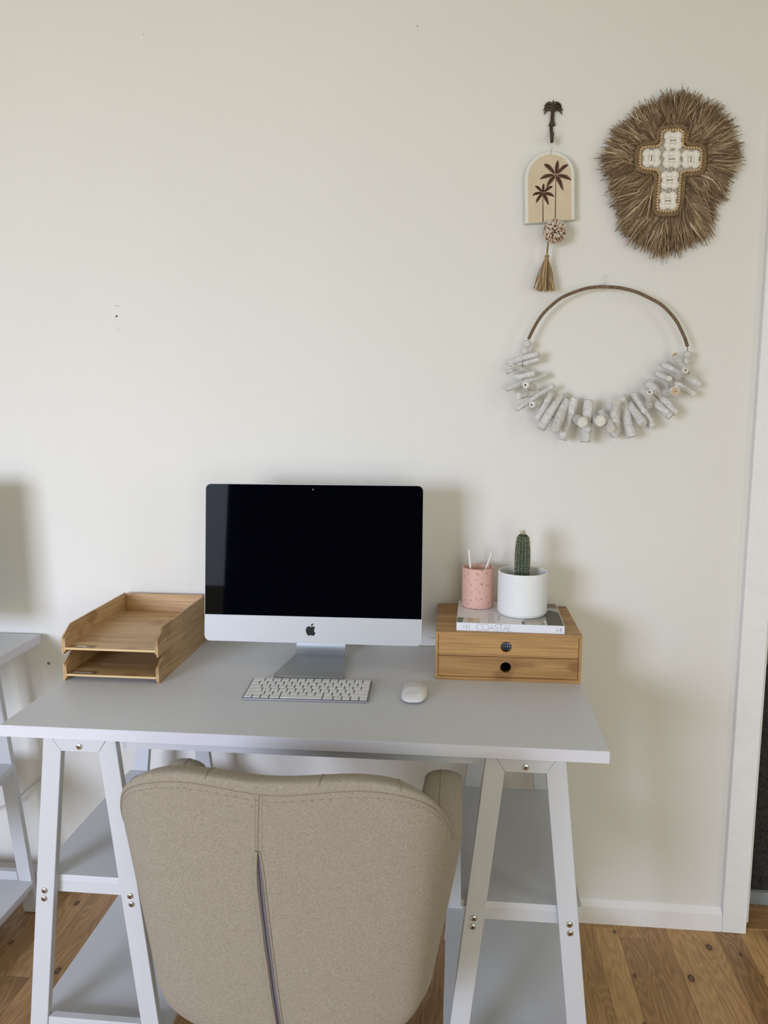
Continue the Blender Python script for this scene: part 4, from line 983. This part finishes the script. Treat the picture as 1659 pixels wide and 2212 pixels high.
def shell(i, v, inset=0, up=0):
    """outer upholstery surface: station i along the U, v from bottom to top"""
    t, bt_ = TP[i], BP[i]; zt_ = ZT[i].x
    p = bt_.lerp(t, v**1.15)
    a_, c_ = TP[max(i-1, 0)], TP[min(i+1, NS-1)]; tan = (c_-a_).normalized(); nrm = Vector((tan.y, -tan.x, 0))       # outward
    if nrm.dot(Vector((t.x, t.y+.70, 0))) < 0: nrm = -nrm
    bul = .003*math.sin(PI*v) - (.050*((.12-v)/.12)**2 if v < .12 else 0)
    zb_ = ZB+.072*(lambda q: q*q*(3-2*q))(min(1, max(0, (abs(i-mid_i)-6)/26)))
    return Vector((CX+p.x, p.y, zb_+(zt_-zb_)*v))+nrm*(bul-inset)+Vector((0, 0, up)), nrm
def THK(i): return lerp(.050, .074, min(1, max(0, (abs(i-mid_i)-38)/22)))
def rollpt(i, a, lift=.0):
    endk = min(1, min(i, NS-1-i)/7.0); TH = THK(i); th = TH*(.35+.65*math.sin(endk*PI/2)); ins0 = (TH-th)*.5
    tp, nr_ = shell(i, 1.0, ins0)
    k = i-mid_i; puff = lerp(.009, .024, min(1, max(0, (abs(k)-38)/22)))+.0025*abs(math.sin(k/22*PI+.5))
    return tp-nr_*(th/2*(1-math.cos(a)))+Vector((0, 0, puff*max(0, math.sin(a))**.7-.012*(1-math.cos(a))/2*(1 if abs(k) < 38 else 0)+lift))
b = B(); rings = []
for i in range(NS):
    ring = []
    endk = min(1, min(i, NS-1-i)/7.0); TH = THK(i); th = TH*(.35+.65*math.sin(endk*PI/2)); ins0 = (TH-th)*.5
    for k in range(24): ring.append(shell(i, k/23, ins0)[0])
    for k in range(1, 12): ring.append(rollpt(i, PI*k/12))
    for k in range(12): q = shell(i, 1-k/11, ins0+th)[0]; ring.append(q-Vector((0, 0, .012*(1-k/11) if abs(i-mid_i) < 38 else 0)))
    rings.append(ring)
b.loft(rings); sh = b.build('backrest', M_linen, chair, smooth=True, angle=70)
def proj(P):
    q = P-CAM; z = q.dot(_f); return W_/2+FPX*q.dot(_r)/z, H_/2-FPX*q.dot(_u)/z
TAB = []
for i in range(40, NS-40):
    for k in range(0, 121):
        p = shell(i, k/120)[0]; x, y = proj(p); TAB.append((x, y, i, k/120))
def back_pt(px, py, lift=.001):
    x, y, i, v = min(TAB, key=lambda t: (t[0]-px)**2+(t[1]-py)**2)
    p = shell(i, v, -lift)[0]; vi, ii = (v-.02 if v > .5 else v+.02), (i-1 if i > mid_i else i+1)
    pi_, pv = shell(ii, v, -lift)[0], shell(i, vi, -lift)[0]; a = proj(pi_); c = proj(pv)
    m11, m21, m12, m22 = a[0]-x, a[1]-y, c[0]-x, c[1]-y; det = m11*m22-m12*m21; rx, ry = px-x, py-y
    s1, s2 = (rx*m22-m12*ry)/det, (m11*ry-m21*rx)/det
    s1, s2 = max(-1.5, min(1.5, s1)), max(-1.5, min(1.5, s2))
    return p+(pi_-p)*s1+(pv-p)*s2
# seam round the back panel and stitches under it, each piece a part of the back
def vf(i): return .985-.012*math.exp(-((i-mid_i)/6.0)**2)
B().tube([shell(i, vf(i), -.0001)[0] for i in range(44, NS-44)], .0010, 6).build('seam', M_seam, sh, smooth=True)
B().tube(catmull([back_pt(560, 1716, .0002), back_pt(558, 1760, .0002), back_pt(557, 1800, .0002), back_pt(557, 1838, .0002)], 6), .0008, 6).build('seam', M_seam, sh, smooth=True)
b = B(); SP = catmull([shell(i, vf(i)-.020, -.0003)[0] for i in range(46, NS-46, 3)], 12)
for i in range(0, len(SP)-3, 4): b.tube([SP[i], SP[i+2]], .0005, 4)
for off in (-7, 7):
    for k in range(24):
        b.tube([back_pt(559+off, 1722+k*4.9, .0003), back_pt(559+off, 1724.6+k*4.9, .0003)], .0004, 4)
b.build('stitching', M_seam, sh, stuff=True)
for px in (282, 444, 682, 870):
    ii = min(range(44, NS-44), key=lambda i: abs(proj(shell(i, 1)[0])[0]-px))
    B().tube([rollpt(ii, PI*k/14, .0003) for k in range(0, 12)], .0007, 5).build('seam', M_seam, sh)
zl = [(555, 1838), (553, 1880), (556, 1930), (563, 1985), (569, 2040), (577, 2095), (585, 2150), (594, 2205), (600, 2240)]
zr = [(558, 1838), (566, 1880), (572, 1930), (578, 1985), (585, 2040), (592, 2095), (599, 2150), (607, 2205), (612, 2240)]
b = B(); b.tube(catmull([back_pt(x, y, .0012) for x, y in zl], 5), .0026, 8); b.build('zip_welt', M_linen, sh, smooth=True)
b = B(); b.tube(catmull([back_pt(x+2.0, y, .0002) for x, y in zr], 5), .0018, 8); b.build('zip_welt', M_linen, sh, smooth=True)
b = B(); A_ = [back_pt(x+1, y, .0014) for x, y in zl]; C_ = [back_pt(x, y, .0014) for x, y in zr]
for i in range(len(A_)-1): b.face([b.v(A_[i]), b.v(C_[i]), b.v(C_[i+1]), b.v(A_[i+1])])
b.build('zip_tape', M_zip, sh, label='grey-purple zip tape')
b = B(); b.tube([a.lerp(c, .45)+Vector((0, -.0010, 0)) for a, c in zip(A_, C_)], .0008, 5); b.build('zip_teeth', mat('zip_teeth', (70, 66, 74), .5), sh)
# arm seams
for s in (0, 1):
    idx = list(range(3, 40)); idx = idx if s == 0 else [NS-1-i for i in idx]
    B().tube([rollpt(i, PI*.55, .0002) for i in idx], .0007, 5).build('seam', M_seam, sh)
# seat
b = B(); rg = []
for z, s in ((.385, .93), (.40, .99), (.44, 1.0), (.470, .985), (.485, .93), (.490, .80)):
    rg.append([(CX+x*s, -.685+y*s, z) for x, y in superell(.190, .165, 40, 3.6)])
b.loft(rg); b.build('seat', M_linen, chair, smooth=True, angle=60)
B().box((CX-.13, -.82, .352), (CX+.13, -.58, .386)).build('seat_plate', M_plastic_blk, chair, bevel=.006)
b = B(); b.lathe([(.026, .09), (.026, .24), (.014, .241), (.014, .353)], c=(CX, -.70, 0), n=24); b.build('gas_lift', M_plastic_blk, chair, smooth=True)
b = B(); b.lathe([(.036, .070), (.038, .085), (.036, .115), (.028, .125)], c=(CX, -.70, 0), n=24); b.build('base_hub', M_plastic_blk, chair, smooth=True)
aim = math.atan2(-.36+.70, .875-CX)
for k in range(5):
    a = aim+k*2*PI/5; dv = Vector((math.cos(a), math.sin(a), 0)); sd = Vector((-dv.y, dv.x, 0)); c0 = Vector((CX, -.70, 0)); rings = []
    for r, z, h_, w_ in ((.025, .092, .026, .024), (.12, .088, .022, .019), (.22, .078, .017, .016), (.285, .070, .014, .016)):
        c_ = c0+dv*r; rings.append([c_+sd*w_+Vector((0, 0, z-h_/2)), c_-sd*w_+Vector((0, 0, z-h_/2)), c_-sd*w_*.8+Vector((0, 0, z+h_/2)), c_+sd*w_*.8+Vector((0, 0, z+h_/2))])
    lg = B().loft(rings).build('base_arm', M_plastic_blk, chair, smooth=True, bevel=.002)
    cc_ = c0+dv*.275
    b = B(); 
    for s in (-1, 1): 
        b.X = Matrix.Translation(cc_+sd*s*.016+Vector((0, 0, .027))) @ Matrix.Rotation(a, 4, 'Z') @ Matrix.Rotation(PI/2, 4, 'X')
        b.lathe([(.004, -.009), (.022, -.009), (.0262, -.005), (.0262, .005), (.022, .009), (.004, .009)], n=24)
    b.X = Matrix.Translation(cc_+Vector((0, 0, .052))); b.box((-.006, -.006, -.028), (.006, .006, .012))
    b.build('caster', M_plastic_blk, lg, smooth=True)
